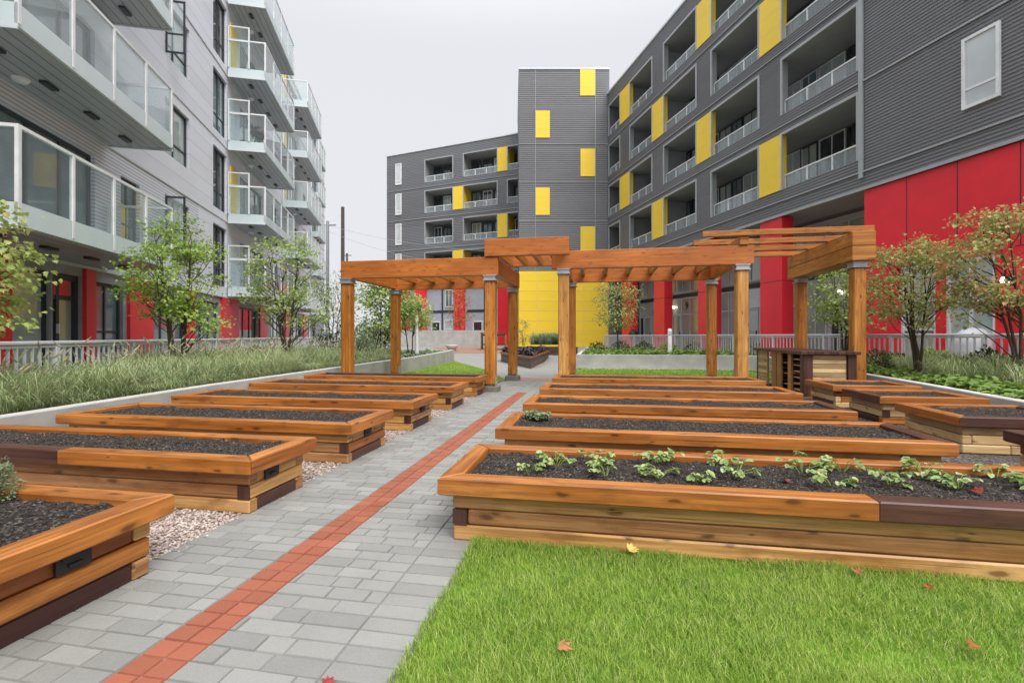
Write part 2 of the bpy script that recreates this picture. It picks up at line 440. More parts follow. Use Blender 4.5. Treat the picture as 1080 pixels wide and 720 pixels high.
def tag(o, label, cat, group=None, kind=None):
    o['label'] = label; o['category'] = cat
    if group: o['group'] = group
    if kind: o['kind'] = kind
    return o
def struct(o): o['kind'] = 'structure'; return o
def stuff(o, label, cat): return tag(o, label, cat, kind='stuff')
def inpoly(x, y, P):
    c = False; n = len(P)
    for i in range(n):
        (x1, y1), (x2, y2) = P[i], P[i-1]
        if (y1 > y) != (y2 > y) and x < (x2-x1)*(y-y1)/(y2-y1)+x1: c = not c
    return c
def sheet(name, poly, z, mat):
    return raw(name, [(*p, z) for p in poly], [tuple(range(len(poly)))], mat)

exec_parts = []
# ------------------------------------------------------------------ ground
def ground():
    ys = [-80, 23, 31, 400]; zs = [-.012, -.012, .42, .42]; V = []; F = []
    for y, z in zip(ys, zs): V += [(-300, y, z), (300, y, z)]
    for i in range(3): F.append((2*i, 2*i+1, 2*i+3, 2*i+2))
    struct(raw('ground', V, F, GROUND))
ground()

def pavers():
    y0, y1 = .9, 13.2; row = .1; g = .0035
    b = B(); r = B()
    rr = random.Random(3)
    def slab(bb, xa, xb, ya, yb):
        h = rr.uniform(-.002, .002); t = .004; h1, h2, h3, h4 = [h+rr.uniform(-.0012, .0012) for _ in range(4)]
        xa += g/2; xb -= g/2; ya += g/2; yb -= g/2
        vs = [(xa,ya,-.006),(xb,ya,-.006),(xb,yb,-.006),(xa,yb,-.006),
              (xa+t,ya+t,.004+h1),(xb-t,ya+t,.004+h2),(xb-t,yb-t,.004+h3),(xa+t,yb-t,.004+h4)]
        fs = [(4,5,6,7),(0,1,5,4),(1,2,6,5),(2,3,7,6),(3,0,4,7)]
        bb.poly(vs, fs, [[(0,0)]*4]*5)
    n = int((y1-y0)/row)
    for i in range(n):
        ya = y0+i*row; yb = ya+row
        for (a, e) in ((-2.46, -1.765), (-1.545, -1.0)):
            x = a + (-rr.choice([0, .05, .1]) if i % 2 else 0)
            while x < e-.001:
                L = rr.choice([.2, .2, .2, .13, .26])
                nx = x+L
                if e-nx < .07: nx = e
                if min(nx, e)-max(x, a) > .02: slab(b, max(x, a), min(nx, e), ya, yb)
                x = nx
        slab(b, -1.0, -.735, ya, yb)
        if yb < 10.6:
            slab(r, -1.765, -1.655, ya, yb); slab(r, -1.655, -1.545, ya, yb)
        else: slab(b, -1.765, -1.545, ya, yb)
    struct(b.make('path', PAV)); struct(r.make('red_brick_strip', BRK))
    struct(sheet('path_bedding', [(-2.5,.5),(-.73,.5),(-.73,13.3),(-2.5,13.3)], -.004, SAND))
    struct(sheet('far_path', [(-2.95,13.2),(6.2,13.2),(6.4,14.4),(-.8,14.4),(-.8,18.8),(-.66,23),(-6.98,23),(-6.95,22.6),(-4.1,17.2)], .0, PAVFAR))
    struct(sheet('pink_path_band', [(-3.1,13.4),(-.9,13.4),(-.9,14.2),(-3.4,14.2)], .004, PINK))
    # the rising paving at the back
    V = [(-13,23,.001),(0.2,23,.001),(0.6,31,.432),(-14,31,.432),(-14,36,.432),(.6,36,.432)]
    struct(raw('rising_path', V, [(0,1,2,3),(3,2,5,4)], PAVFAR))
    V = [(-8.6,27.2,.236),(-3.6,27.2,.236),(-3.6,31,.441),(-11,31,.441),(-11,34,.441),(-3.6,34,.441)]
    struct(raw('pink_paved_area', V, [(0,1,2,3),(3,2,5,4)], PINK))
pavers()

# gravel between beds
def gravel():
    struct(sheet('gravel_bed', [(-6.2,.3),(-2.46,.3),(-2.46,10.5),(-6.3,10.5)], -.002, GRAVS))
    struct(sheet('gravel_bed', [(-.735,2.72),(5.1,2.72),(5.9,11),(6.0,14.2),(2.9,13.2),(-.735,13.2)], -.002, GRAVD))
    V = []; F = []
    rr = random.Random(5)
    base = [(1,0,0),(-1,0,0),(0,1,0),(0,-1,0),(0,0,1),(0,0,-1)]
    oct_ = [(0,2,4),(2,1,4),(1,3,4),(3,0,4),(2,0,5),(1,2,5),(3,1,5),(0,3,5)]
    bm = bmesh.new(); bmesh.ops.create_icosphere(bm, subdivisions=1, radius=1)
    ico = [tuple(v.co) for v in bm.verts]; icf = [tuple(v.index for v in f.verts) for f in bm.faces]; bm.free()
    for (x0,x1,y0,y1,n) in ((-4.2,-2.44,2.2,3.0,5200),(-4.0,-2.44,3.6,4.4,2600),(-3.6,-2.44,5.15,6.0,1400),(-3.2,-2.44,6.8,7.8,700),(-2.6,-2.38,2.2,10.3,500)):
        for _ in range(n):
            x = rr.uniform(x0, x1); y = rr.uniform(y0, y1)
            if x > -2.44 and rr.random() < .8: continue
            s = rr.uniform(.006, .013); sz = s*rr.uniform(.5, .8); a = rr.uniform(0, PI)
            sx, sy = s*rr.uniform(.8, 1.5), s*rr.uniform(.7, 1.1)
            i = len(V)
            for p in ico:
                px, py, pz = p[0]*sx*rr.uniform(.85,1.15), p[1]*sy*rr.uniform(.85,1.15), p[2]*sz
                V.append((x+px*math.cos(a)-py*math.sin(a), y+px*math.sin(a)+py*math.cos(a), .002+sz*.5+pz))
            F += [tuple(i+k for k in f) for f in icf]
    o = raw('gravel', V, F, PEBB, smooth=True); stuff(o, 'pinkish tan pebble gravel between the left raised beds', 'gravel')
gravel()

# ------------------------------------------------------------------ lawns
def blades(name, polys, n, h, wdt, label, zbase=0., lean=.5, seed=1, mat=None, clear=None):
    lean = .75
    rr = random.Random(seed); V = []; F = []
    for P in polys:
        xs = [p[0] for p in P]; ys = [p[1] for p in P]
        x0, x1, y0, y1 = min(xs), max(xs), min(ys), max(ys)
        k = 0
        while k < n:
            x = rr.uniform(x0, x1); y = rr.uniform(y0, y1)
            if not inpoly(x, y, P): continue
            d = noise.noise(Vector((x*2.2, y*2.2, seed)))
            d2 = noise.noise(Vector((x*9, y*9, seed+3)))
            if rr.random() > .9+d*.35+d2*.35: continue
            k += 1
            a = rr.uniform(0, 2*PI)+d2*2; hh = h*rr.uniform(.55, 1.25)*(1+.5*d); ww = wdt*rr.uniform(.6, 1.2)
            ca, sa = math.cos(a), math.sin(a); l = hh*lean*rr.uniform(.2, 1.5)
            px, py = -sa*ww/2, ca*ww/2
            i = len(V)
            mx, my, mz = x+ca*l*.35, y+sa*l*.35, zbase+hh*.6
            V += [(x-px, y-py, zbase), (x+px, y+py, zbase), (mx+px*.8, my+py*.8, mz), (mx-px*.8, my-py*.8, mz),
                  (x+ca*l, y+sa*l, zbase+hh*.95)]
            F += [(i,i+1,i+2,i+3), (i+3,i+2,i+4)]
    o = raw(name, V, F, mat or GRASS); stuff(o, label, 'grass'); return o
LAWN_A = [(-.72,.3),(4.2,.3),(4.2,2.86),(-.72,2.86)]
struct(sheet('lawn_ground', LAWN_A, .002, TURF))
blades('lawn_grass', [[(-.745,1.15),(3.3,1.15),(3.3,2.84),(-.745,2.84)]], 165000, .045, .0028, 'bright green front lawn of uneven fine blades before the planted bed', seed=2)
LAWN_B = [(-2.58,13.35),(-4.1,17.2),(-6.85,22.5),(-6.4,16.4),(-6.28,11.2),(-2.75,11.2)]
struct(sheet('lawn_ground', LAWN_B, .003, TURF))
blades('lawn_grass', [LAWN_B], 26000, .055, .012, 'small wedge of green lawn beside the left concrete planter', seed=4)
LAWN_C = [(-.8,14.4),(5.66,14.4),(5.75,18.45),(-.8,18.45)]
struct(sheet('lawn_ground', LAWN_C, .003, TURF))
blades('lawn_grass', [LAWN_C], 26000, .055, .012, 'green lawn strip behind the right pergola before the back planter', seed=6)

# ------------------------------------------------------------------ raised beds
CAPZ = .40
def soil_mesh(x0, x1, y0, y1, z, cell, chips, seed):
    rr = random.Random(seed); nx = max(4, int((x1-x0)/cell)); ny = max(4, int((y1-y0)/cell)); V = []; F = []
    for j in range(ny+1):
        for i in range(nx+1):
            x = x0+(x1-x0)*i/nx; y = y0+(y1-y0)*j/ny
            hgt = .022*noise.noise(Vector((x*3, y*3, seed)))+.014*noise.noise(Vector((x*14, y*14, seed)))+.008*noise.noise(Vector((x*45, y*45, 0)))
            V.append((x, y, z+hgt))
    for j in range(ny):
        for i in range(nx):
            a = j*(nx+1)+i; F.append((a, a+1, a+nx+2, a+nx+1))
    m = [0]*len(F)
    for _ in range(chips):
        x = rr.uniform(x0+.01, x1-.01); y = rr.uniform(y0+.01, y1-.01)
        hgt = .022*noise.noise(Vector((x*3, y*3, seed)))+.014*noise.noise(Vector((x*14, y*14, seed)))
        s = rr.uniform(.002, .0075)*(1.6 if rr.random() < .08 else 1); a = rr.uniform(0, PI); e = rr.uniform(.6, 2.4)
        c_, s_ = math.cos(a), math.sin(a); i = len(V); zz = z+hgt+s*.2
        for (px, py, pz) in ((e,0,0),(-.5*e,.8,0),(-.5*e,-.8,.2),(0,0,1)):
            px, py, pz = px*s, py*s, pz*s*rr.uniform(.6, 1.2)
            V.append((x+px*c_-py*s_, y+px*s_+py*c_, zz+pz))
        F += [(i,i+1,i+3),(i+1,i+2,i+3),(i+2,i,i+3)]; m += [1]*3
    return V, F, m
def bed(label, x0, x1, y0, y1, top=WO, dark=(), chips=900, cell=.05, split=None, vent=None, seed=0, side=WT, group='cedar raised garden beds', soilz=-.032, z0=0, H=CAPZ):
    rb = thing('raised_garden_bed', label, 'raised bed', ((x0+x1)/2, (y0+y1)/2, z0), 0, group)
    hx, hy = (x1-x0)/2, (y1-y0)/2
    ov = .075; t = .09; n = 3; ch_ = (H-.105)/n
    b = B(); ax, ay = hx-ov, hy-ov
    for k in range(n):
        za = k*ch_+.003; zb = (k+1)*ch_-.003
        j = [R.uniform(-.006, .006) for _ in range(4)]
        lm = R.choice([0,0,0,1]) ; sm = R.choice([0,0,1])
        if k == 0: lm, sm = R.choice([0,1]), R.choice([0,2,2])
        if k % 2 == 0:
            for sg, q in ((-1, j[0]), (1, j[1])):      # long boards run through, in two lengths butted together
                yo = sg*(ay+q); cut = R.uniform(-.3, .3)*hx
                if k == 0 and not split and R.random() < .6:
                    b.box(-ax, cut-.001, yo, yo-sg*t, za, zb, lm, .009); b.box(cut+.001, ax, yo, yo-sg*t, za, zb, 0, .009)
                else: b.box(-ax, ax, yo, yo-sg*t, za, zb, 0 if split else lm, .009)
            for sg, q in ((-1, j[2]), (1, j[3])):
                xo = sg*(ax+q-.004); b.box(xo, xo-sg*t, -ay+t+.002, ay-t-.002, za, zb, sm, .009)
        else:
            for sg, q in ((-1, j[0]), (1, j[1])):
                yo = sg*(ay+q-.004); b.box(-ax+t+.002, ax-t-.002, yo, yo-sg*t, za, zb, lm, .009)
            for sg, q in ((-1, j[2]), (1, j[3])):
                xo = sg*(ax+q); b.box(xo, xo-sg*t, -ay, ay, za, zb, sm, .009)
                for s2 in (-1, 1):                     # dark end grain of the side boards shows as corner blocks
                    if R.random() < .45:
                        b.box(xo-sg*.0, xo-sg*t, s2*(ay+.002), s2*(ay-.012), za, zb, 2, 0)
    b.make('timber_wall', [side, WO, WD], rb)
    c = .13; za, zb = H-.105, H
    caps = {'front': [(-hx,-hy),(hx,-hy),(hx-c,-hy+c),(-hx+c,-hy+c)], 'right': [(hx,-hy),(hx,hy),(hx-c,hy-c),(hx-c,-hy+c)],
            'back': [(hx,hy),(-hx,hy),(-hx+c,hy-c),(hx-c,hy-c)], 'left': [(-hx,hy),(-hx,-hy),(-hx+c,-hy+c),(-hx+c,hy-c)]}
    for nm, P in caps.items():
        ax_ = 0 if nm in ('front', 'back') else 1
        segs = [(P, WD if nm in dark else top)]
        if split and nm == split[0]:
            sx = split[1]-(x0+x1)/2
            fy, by = (-hy, -hy+c) if nm == 'front' else (hy-c, hy)
            la, lb = (P[0], P[3]) if nm == 'front' else (P[1], P[2])
            if nm == 'front':
                segs = [([P[0], (sx-.001, fy), (sx-.001, by), P[3]], split[2]), ([(sx+.001, fy), P[1], P[2], (sx+.001, by)], split[3])]
        for Q, m in segs:
            bb = B(); bb.prism(inset(Q, .0012), za, zb, ax_, 0, .008)
            o = bb.make('cap_board', m, rb)
            if m is WD and top is not WD: o['label'] = 'dark brown cap board'
    V, F, m = soil_mesh(-hx+c-.02, hx-c+.02, -hy+c-.02, hy-c+.02, H+soilz, cell, chips, seed)
    raw('soil', V, F, [SOIL, CHIP], rb, m, False)
    if vent is not None:
        v = B(); vy = vent-(y0+y1)/2; xf = ax+.006; zc = H-.105-ch_*.5
        v.box(xf-.01, xf+.012, vy-.075, vy+.075, zc-.042, zc+.042, 0, .004)
        v.box(xf+.012, xf+.018, vy-.055, vy+.055, zc+.012, zc+.03, 0, .002)
        v.box(xf+.012, xf+.024, vy-.03, vy+.03, zc-.022, zc-.006, 0, .003)
        v.make('recessed_handle', BLACK, rb)
    return rb
beds = []
bed('nearest left raised bed holding a small round grey-green shrub', -5.2, -2.25, .55, 2.24, WO, chips=5200, cell=.025, vent=1.78, seed=1, soilz=-.035)
bed('empty left raised bed with part of its front cap dark brown, second from the camera', -5.7, -2.33, 2.92, 3.70, WO, split=('front', -3.95, WD, WO), chips=5200, cell=.025, vent=3.22, seed=2)
bed('empty left raised bed third from the camera, its left end against the concrete kerb', -5.8, -2.33, 4.27, 5.25, WO, chips=3600, cell=.03, vent=4.74, seed=3)
bed('empty left raised bed fourth from the camera along the path', -6.0, -2.34, 5.9, 6.84, WO, chips=1800, vent=6.4, seed=4)
bed('empty left raised bed fifth from the camera, last but one before the pergola', -6.2, -2.36, 7.7, 8.66, WO, chips=1000, seed=5)
bed('farthest empty left raised bed, ending beside the front pergola post', -6.32, -2.38, 9.5, 10.34, WO, dark=('back',), chips=700, seed=6)
bed('front right raised bed planted with strawberries beside the lawn, half its front cap dark brown', -.95, 2.8, 2.76, 3.7, WO, split=('front', 1.42, WO, WD), chips=7000, cell=.02, seed=7, soilz=-.04)
bed('right raised bed just behind the strawberry bed, pale thyme in its left corner', -.94, 2.8, 4.35, 5.32, WO, dark=('right',), chips=3800, cell=.03, seed=8)
bed('empty right raised bed third from the lawn, in the middle of its row', -.94, 2.87, 6.0, 6.95, WO, dark=('right',), chips=2000, seed=9)
bed('empty right raised bed fourth from the lawn, near the garden counter', -.94, 2.98, 7.75, 8.75, WO, chips=1000, seed=10)
bed('farthest right raised bed, next to the right pergola posts', -.92, 3.1, 9.72, 10.7, WO, chips=700, seed=11)
g2 = 'short raised beds along the right kerb'
bed('dark capped short raised bed at the right edge of the photo', 3.62, 5.0, 4.0, 5.1, WD, chips=1500, seed=12, group=g2, side=WL)
bed('short raised bed with dark front cap and orange left cap, second along right kerb', 3.73, 5.1, 5.8, 6.93, WO, dark=('front','right'), chips=1500, seed=13, group=g2, side=WL)
bed('short raised bed with dark left cap and orange front cap, third along right kerb', 3.88, 5.22, 7.55, 8.62, WO, dark=('left',), chips=900, seed=14, group=g2, side=WL)
bed('farthest short raised bed with orange caps, beside the garden counter', 3.98, 5.35, 9.15, 10.3, WO, chips=700, seed=15, group=g2, side=WL)

# ------------------------------------------------------------------ plants: leaves
def leaf_shape(kind):
    if kind == 'maple':
        return [(0,0),(.28,.02),(.5,.30),(.30,.36),(.36,.72),(.14,.62),(0,1.0),(-.14,.62),(-.36,.72),(-.30,.36),(-.5,.30),(-.28,.02)]
    if kind == 'round': return [(0,0),(.32,.15),(.44,.48),(.30,.82),(0,1),(-.30,.82),(-.44,.48),(-.32,.15)]
    return [(0,0),(.22,.3),(.2,.65),(0,1),(-.2,.65),(-.22,.3)]
LS = {k: leaf_shape(k) for k in ('maple', 'round', 'oval')}
def add_leaf(V, F, p, d, up, s, kind, fold=.25):
    """one leaf: base p, pointing d, face up; two halves folded along the midrib"""
    d = d.normalized(); r = d.cross(up)
    if r.length < 1e-3: r = d.orthogonal()
    r.normalize(); u = r.cross(d)
    i = len(V); sh = LS[kind]; n = len(sh); h = n//2
    for (a, b) in sh:
        q = p+r*(a*s)+d*(b*s)+u*(abs(a)*fold*s-b*b*.25*s); V.append((q.x, q.y, q.z))
    F.append(tuple(i+k for k in range(0, h+1)))
    F.append(tuple([i]+[i+k for k in range(h, n)]))
def rvec(rr): 
    while True:
        v = Vector((rr.uniform(-1,1), rr.uniform(-1,1), rr.uniform(-1,1)))
        if .05 < v.length < 1: return v
def tree(name, label, base, stems, ells, nclump, nleaf, ls, mat, kind='maple', seed=1, spread=.17, tr=.035, fork=.35, cat='tree', trunkmat=BARK, droop=.25):
    rr = random.Random(seed); bx, by, bz = base
    t = thing(name, label, cat, base)
    tb = B(); V = []; F = []
    tot = sum(e[3]*e[4]*e[5] for e in ells); cl = []
    for e in ells:
        k = max(2, int(nclump*e[3]*e[4]*e[5]/tot))
        for _ in range(k):
            v = rvec(rr); v = v.normalized()*(v.length**.45)
            cl.append(Vector((e[0]+v.x*e[3], e[1]+v.y*e[4], e[2]+v.z*e[5])))
    cx = sum(c.x for c in cl)/len(cl); cy = sum(c.y for c in cl)/len(cl)
    zlo = min(c.z for c in cl); zhi = max(c.z for c in cl)
    st = []
    for k in range(stems):
        a = 2*PI*k/stems+rr.uniform(-.4, .4)
        o = .02 if stems == 1 else .12
        P = [Vector((math.cos(a)*o*.3, math.sin(a)*o*.3, -.05))]
        tip = Vector((cx+math.cos(a)*(0.05 if stems == 1 else .45)*ells[0][3], cy+math.sin(a)*(0.05 if stems == 1 else .45)*ells[0][4], zlo+(zhi-zlo)*rr.uniform(.75, .92)))
        for q in (.18, .36, .55, .75, 1):
            m = P[0].lerp(tip, q); m += Vector((rr.uniform(-1,1), rr.uniform(-1,1), 0))*.05*(1-abs(q-.5))
            if stems > 1: m.z = P[0].z+(tip.z-P[0].z)*q**.85
            P.append(m)
        r0 = tr*(1 if stems == 1 else .62)
        tb.tube(P, [r0*1.25, r0, r0*.85, r0*.65, r0*.42, r0*.15], 8)
        st.append(P)
    for c in cl:
        best = None
        P = min(st, key=lambda P: min((q-c).length for q in P))
        zt = max(bz*0+.25, c.z-rr.uniform(.35, .9)*max(.4, (c-Vector((cx,cy,c.z))).length*1.2))
        # point on stem at height zt
        q = P[0]
        for A, Bq in zip(P, P[1:]):
            if A.z <= zt <= Bq.z: q = A.lerp(Bq, (zt-A.z)/max(1e-4, Bq.z-A.z)); break
        else: q = P[-1] if zt > P[-1].z else P[1]
        mid = q.lerp(c, .5)+Vector((rr.uniform(-1,1), rr.uniform(-1,1), -.6))*.06
        L = (c-q).length; r0 = min(tr*.45, .006+L*.009)
        tb.tube([q, mid, c], [r0, r0*.65, .003], 5, caps=False)
        for _ in range(max(3, nleaf//len(cl))):
            g = Vector((rr.gauss(0, spread), rr.gauss(0, spread), rr.gauss(0, spread*.6)))
            p = c+g
            out = Vector((p.x-cx, p.y-cy, 0))
            d = out.normalized()*.5 if out.length > .01 else Vector((1,0,0))
            d = d+rvec(rr)*.9+Vector((0,0,-droop))
            up = Vector((rr.uniform(-.6,.6), rr.uniform(-.6,.6), 1))
            add_leaf(V, F, p, d, up, ls*rr.uniform(.6, 1.25), kind)
    tb.make('trunk', trunkmat, t)
    o = raw('crown', V, F, mat, t)
    # each leaf is two faces welded on the midrib, so it stays one island
    return t

# ------------------------------------------------------------------ small plants in the beds
def strawberry(x, y, z, n, size, label, seed, mat=LEAFS, group='strawberry plants in the front right bed', name='strawberry_plant'):
    rr = random.Random(seed); V = []; F = []; b = B()
    t = thing(name, label, 'plant', (x, y, z), 0, group)
    for k in range(n):
        a = rr.uniform(0, 2*PI); L = size*rr.uniform(.35, 1.0); h = size*rr.uniform(.25, .75)
        tip = Vector((math.cos(a)*L, math.sin(a)*L*.8, h))
        b.tube([(0,0,-.01), tip*.5+Vector((0,0,h*.35)), tip], .0022, 4, caps=False)
        for da in (-1.0, 0, 1.0):
            d = Vector((math.cos(a+da), math.sin(a+da), rr.uniform(-.35, .25)))
            add_leaf(V, F, tip, d, Vector((rr.uniform(-.5,.5), rr.uniform(-.5,.5), 1)), rr.uniform(.03, .05), 'round', .35)
    b.make('stem', LEAFG, t); raw('foliage', V, F, mat, t)
    return t
SB = [(-.45,3.12,7,.10,'small strawberry plant with a bright green leaf nearest the left end of the bed'),
 (-.28,3.28,12,.13,'pale strawberry plant second from the left in the front row'),
 (.02,3.40,13,.14,'strawberry plant with an upright bright leaf above it, third from the left'),
 (.05,3.12,9,.12,'strawberry plant at the front edge below the upright bright leaf'),
 (.42,3.48,14,.15,'tall pale strawberry plant in the back row left of centre'),
 (.38,3.16,10,.12,'strawberry plant in front of the tall pale one'),
 (.60,3.14,8,.10,'low strawberry plant close to the front cap, left of centre'),
 (.86,3.24,14,.15,'large pale strawberry plant at the centre of the bed'),
 (.86,3.52,10,.13,'strawberry plant behind the large pale one at the back cap'),
 (1.30,3.40,11,.17,'leggy strawberry plant with an upright stem right of centre'),
 (1.36,3.12,8,.13,'strawberry plant with broad drooping leaf beside the orange to dark cap joint'),
 (1.58,3.50,11,.15,'strawberry plant leaning over the back cap right of centre'),
 (1.70,3.20,12,.14,'rounded strawberry plant behind the dark cap board'),
 (2.02,3.45,14,.15,'bushy strawberry plant in the back row toward the right end'),
 (2.08,3.24,10,.12,'strawberry plant next to the pinkish dead leaves'),
 (2.45,3.5,9,.12,'pale strawberry plant near the back right corner of the bed'),
 (2.48,3.22,13,.15,'greyish strawberry plant at the right end of the bed')]
for i, (x, y, n, s, lb) in enumerate(SB): strawberry(x, y, .352, int(n*1.1), s*.98, lb, 50+i)
strawberry(-.62, 4.62+.42, .36, 60, .13, 'low tuft of pale thyme in the left corner of an empty bed', 91, SILV, None, 'thyme_plant')
def puff(name, label, c, r, n, ls, mat, cat='shrub', seed=1, kind='oval', flat=1.0, group=None, stem=True):
    """rounded bush made of many leaves on stems"""
    rr = random.Random(seed); t = thing(name, label, cat, c, 0, group); V = []; F = []; b = B()
    for k in range(max(8, n//40)):
        v = rvec(rr); v.z = abs(v.z); v.normalize()
        e = Vector((v.x*r*.85, v.y*r*.85, (.25+v.z*.8)*r*flat))
        b.tube([(0,0,-.04), e*.5+Vector((0,0,.05*r)), e], [.008*r/.3, .005*r/.3, .002], 4, caps=False)
    for k in range(n):
        v = rvec(rr); v = v.normalized()*(v.length**.4); v.z = abs(v.z)*1.1-.1
        lump = 1+.28*noise.noise(v*2.6+Vector((seed, 0, 0)))
        p = Vector((v.x*r*lump, v.y*r*lump, (v.z+.12)*r*flat*lump))
        add_leaf(V, F, p, v+rvec(rr)*.8+Vector((0,0,.3)), Vector((rr.uniform(-.5,.5),rr.uniform(-.5,.5),1)), ls*rr.uniform(.6,1.3), kind)
    b.make('stem', BARK, t); raw('foliage', V, F, mat, t)
    return t
puff('lavender_shrub', 'small round grey-green shrub in the nearest left bed', (-3.24, 2.02, .36), .15, 2600, .018, SILV, seed=3, flat=1.5)
def fallen(label, x, y, z, s, mat, seed, curl=.3):
    rr = random.Random(seed); V = []; F = []
    for _ in range(1):
        a = rr.uniform(0, 6.28)
        add_leaf(V, F, Vector((0,0,0)), Vector((math.cos(a), math.sin(a), .25)), Vector((rr.uniform(-.4,.4), -.3, 1)), s, 'maple', curl)
    V = [(p[0], p[1], p[2]+.004) for p in V]
    o = raw('fallen_leaf', V, F, mat); o.location = (x, y, z)
    so = o.modifiers.new('thick', 'SOLIDIFY'); so.thickness = .0012
    tag(o, label, 'leaf', 'fallen leaves')
fallen('yellow fallen leaf on the lawn against the planted bed', .17, 2.74, .055, .075, DEADY, 1, .5)
fallen('orange brown fallen leaf at the near left of the lawn', -.15, 1.87, .045, .06, DEADO, 2)
fallen('orange fallen leaf lying on the lawn by the bed, right of the yellow one', 1.28, 2.68, .055, .065, DEADO, 3, .6)
fallen('small brown fallen leaf on the lawn near the right edge of the bed', 1.55, 2.6, .05, .045, DEADB, 4)
fallen('rust brown fallen leaf out on the right of the lawn', 1.44, 2.16, .05, .055, DEADB, 5)
fallen('red fallen leaf on the soil among the strawberry plants', 1.12, 3.2, .362, .055, DEADR, 6, .5)
fallen('pinkish red dead leaf on the soil near the right end of the bed', 2.12, 3.13, .362, .065, DEADR, 7, .6)
fallen('dark red fallen leaf on the grey pavers at the bottom of the photo', -.95, 1.56, .008, .05, DEADR, 8, .3)

# ------------------------------------------------------------------ kerb walls and planters
def wallpath(name, label, pts, hts, thick, cap=.03, z0=-.05):
    """low concrete wall along a polyline"""
    P = [Vector(p) for p in pts]; L = []; Rr = []
    for i, p in enumerate(P):
        d0 = (P[i]-P[i-1]).normalized() if i else (P[1]-P[0]).normalized()
        d1 = (P[i+1]-P[i]).normalized() if i < len(P)-1 else d0
        n = (Vector((-d0.y, d0.x))+Vector((-d1.y, d1.x))); n.normalize(); k = thick/2/max(.4, n.dot(Vector((-d0.y, d0.x))))
        L.append(p+n*k); Rr.append(p-n*k)
    V = []; F = []; m = []
    for i in range(len(P)):
        h = hts[i] if hasattr(hts, '__len__') else hts; c = .012
        l, r = L[i], Rr[i]; u = (r-l).normalized()*c
        V += [(l.x,l.y,z0),(l.x,l.y,h-c),(l.x+u.x,l.y+u.y,h),(r.x-u.x,r.y-u.y,h),(r.x,r.y,h-c),(r.x,r.y,z0)]
    for i in range(len(P)-1):
        for k in range(5):
            F.append((i*6+k, i*6+k+1, (i+1)*6+k+1, (i+1)*6+k)); m.append(1 if k == 2 else 0)
    F.append((0,5,4,3,2,1)); e = (len(P)-1)*6; F.append(tuple(e+k for k in range(6))); m += [0, 0]
    F = [tuple(reversed(f)) for f in F]
    o = raw(name, V, F, [CONC, CONC2], None, m); tag(o, label, 'wall'); return o
KL = [(-5.72,.3),(-5.97,4),(-6.3,7),(-6.42,11),(-6.5,16.4),(-7.0,22.6),(-12.5,23.6)]
wallpath('concrete_planter_wall', 'low grey concrete kerb wall along the left grass planter', KL, [.43,.44,.45,.47,.5,.56,.56], .16)
KR = [(4.75,2.0),(5.22,5),(5.34,7),(5.55,9.5),(5.75,14),(5.85,18.86)]
wallpath('concrete_planter_wall', 'low concrete kerb wall along the right planting behind the short beds', KR, [.42,.42,.42,.43,.46,.53], .16)
KB = [(5.77,18.85),(-.75,18.86),(-.55,27.5)]
wallpath('concrete_planter_wall', 'straight grey concrete planter wall behind the right pergola lawn', KB, [.53,.53,.62], .18)
b = B(); b.box(-.7, 5.76, 18.5, 18.76, -.02, .012); struct(b.make('concrete_edging', CONC2))
struct(sheet('planting_soil', [(-5.8,.3),(-6.05,4),(-6.38,7),(-6.5,11),(-6.58,16.4),(-7.05,22.5),(-13.6,23.3),(-15,20),(-11,12.3),(-8.7,6.6),(-7,2.8),(-6.4,.3)], .36, MULCH))
struct(sheet('planting_soil', [(4.85,2.0),(5.3,5),(5.42,7),(5.62,9.5),(5.82,14),(5.9,18.95),(-.65,18.95),(-.47,27.4),(2.3,28.6),(5.12,21.2),(11.4,6.1),(12.6,2.0)], .36, MULCH))

# ------------------------------------------------------------------ ornamental grasses
def clumps(name, pts, label, nb, h, mat, seed, heads=True, width=.007, cat='grass'):
    rr = random.Random(seed); V = []; F = []; m = []
    for (x, y, z, sc) in pts:
        for k in range(int(nb*rr.uniform(.8, 1.2))):
            a = rr.uniform(0, 2*PI); hh = h*sc*rr.uniform(.3, 1.2); out = hh*rr.uniform(.15, 1.25)
            ca, sa = math.cos(a), math.sin(a); ww = width*rr.uniform(.7, 1.3)
            hd = heads and rr.random() < .035
            if hd: hh *= 1.25; out *= .8
            q0 = .13*rr.random()**.5; bx, by = x+math.cos(a+rr.uniform(-1,1))*q0, y+math.sin(a+rr.uniform(-1,1))*q0
            px, py = -sa*ww, ca*ww
            dr = rr.uniform(.45, .9); pr = [(0,0),(.25,.55),(.6,.88),(1,dr if not hd else .95)]
            i = len(V)
            for j, (o, zz) in enumerate(pr):
                wv = (1, .9, .65, .12)[j]
                cx, cy, cz = bx+ca*out*o, by+sa*out*o, z+hh*zz
                V.append((cx-px*wv, cy-py*wv, cz)); V.append((cx+px*wv, cy+py*wv, cz))
            for j in range(3): F.append((i+2*j, i+2*j+1, i+2*j+3, i+2*j+2)); m.append(0)
            if hd:
                e = Vector((bx+ca*out, by+sa*out, z+hh)); d = Vector((ca*.6, sa*.6, .6)).normalized()
                L = .10*sc; r = .013
                q = d.orthogonal().normalized(); q2 = d.cross(q); i = len(V)
                V += [tuple(e-d*L*.3), tuple(e+q*r), tuple(e+q2*r), tuple(e-q*r), tuple(e-q2*r), tuple(e+d*L)]
                for f in ((0,1,2),(0,2,3),(0,3,4),(0,4,1),(5,2,1),(5,3,2),(5,4,3),(5,1,4)): F.append(tuple(i+t for t in f)); m.append(1)
    o = raw(name, V, F, [mat, FOUNS], None, m); stuff(o, label, cat); return o
rr = random.Random(21); pts = []
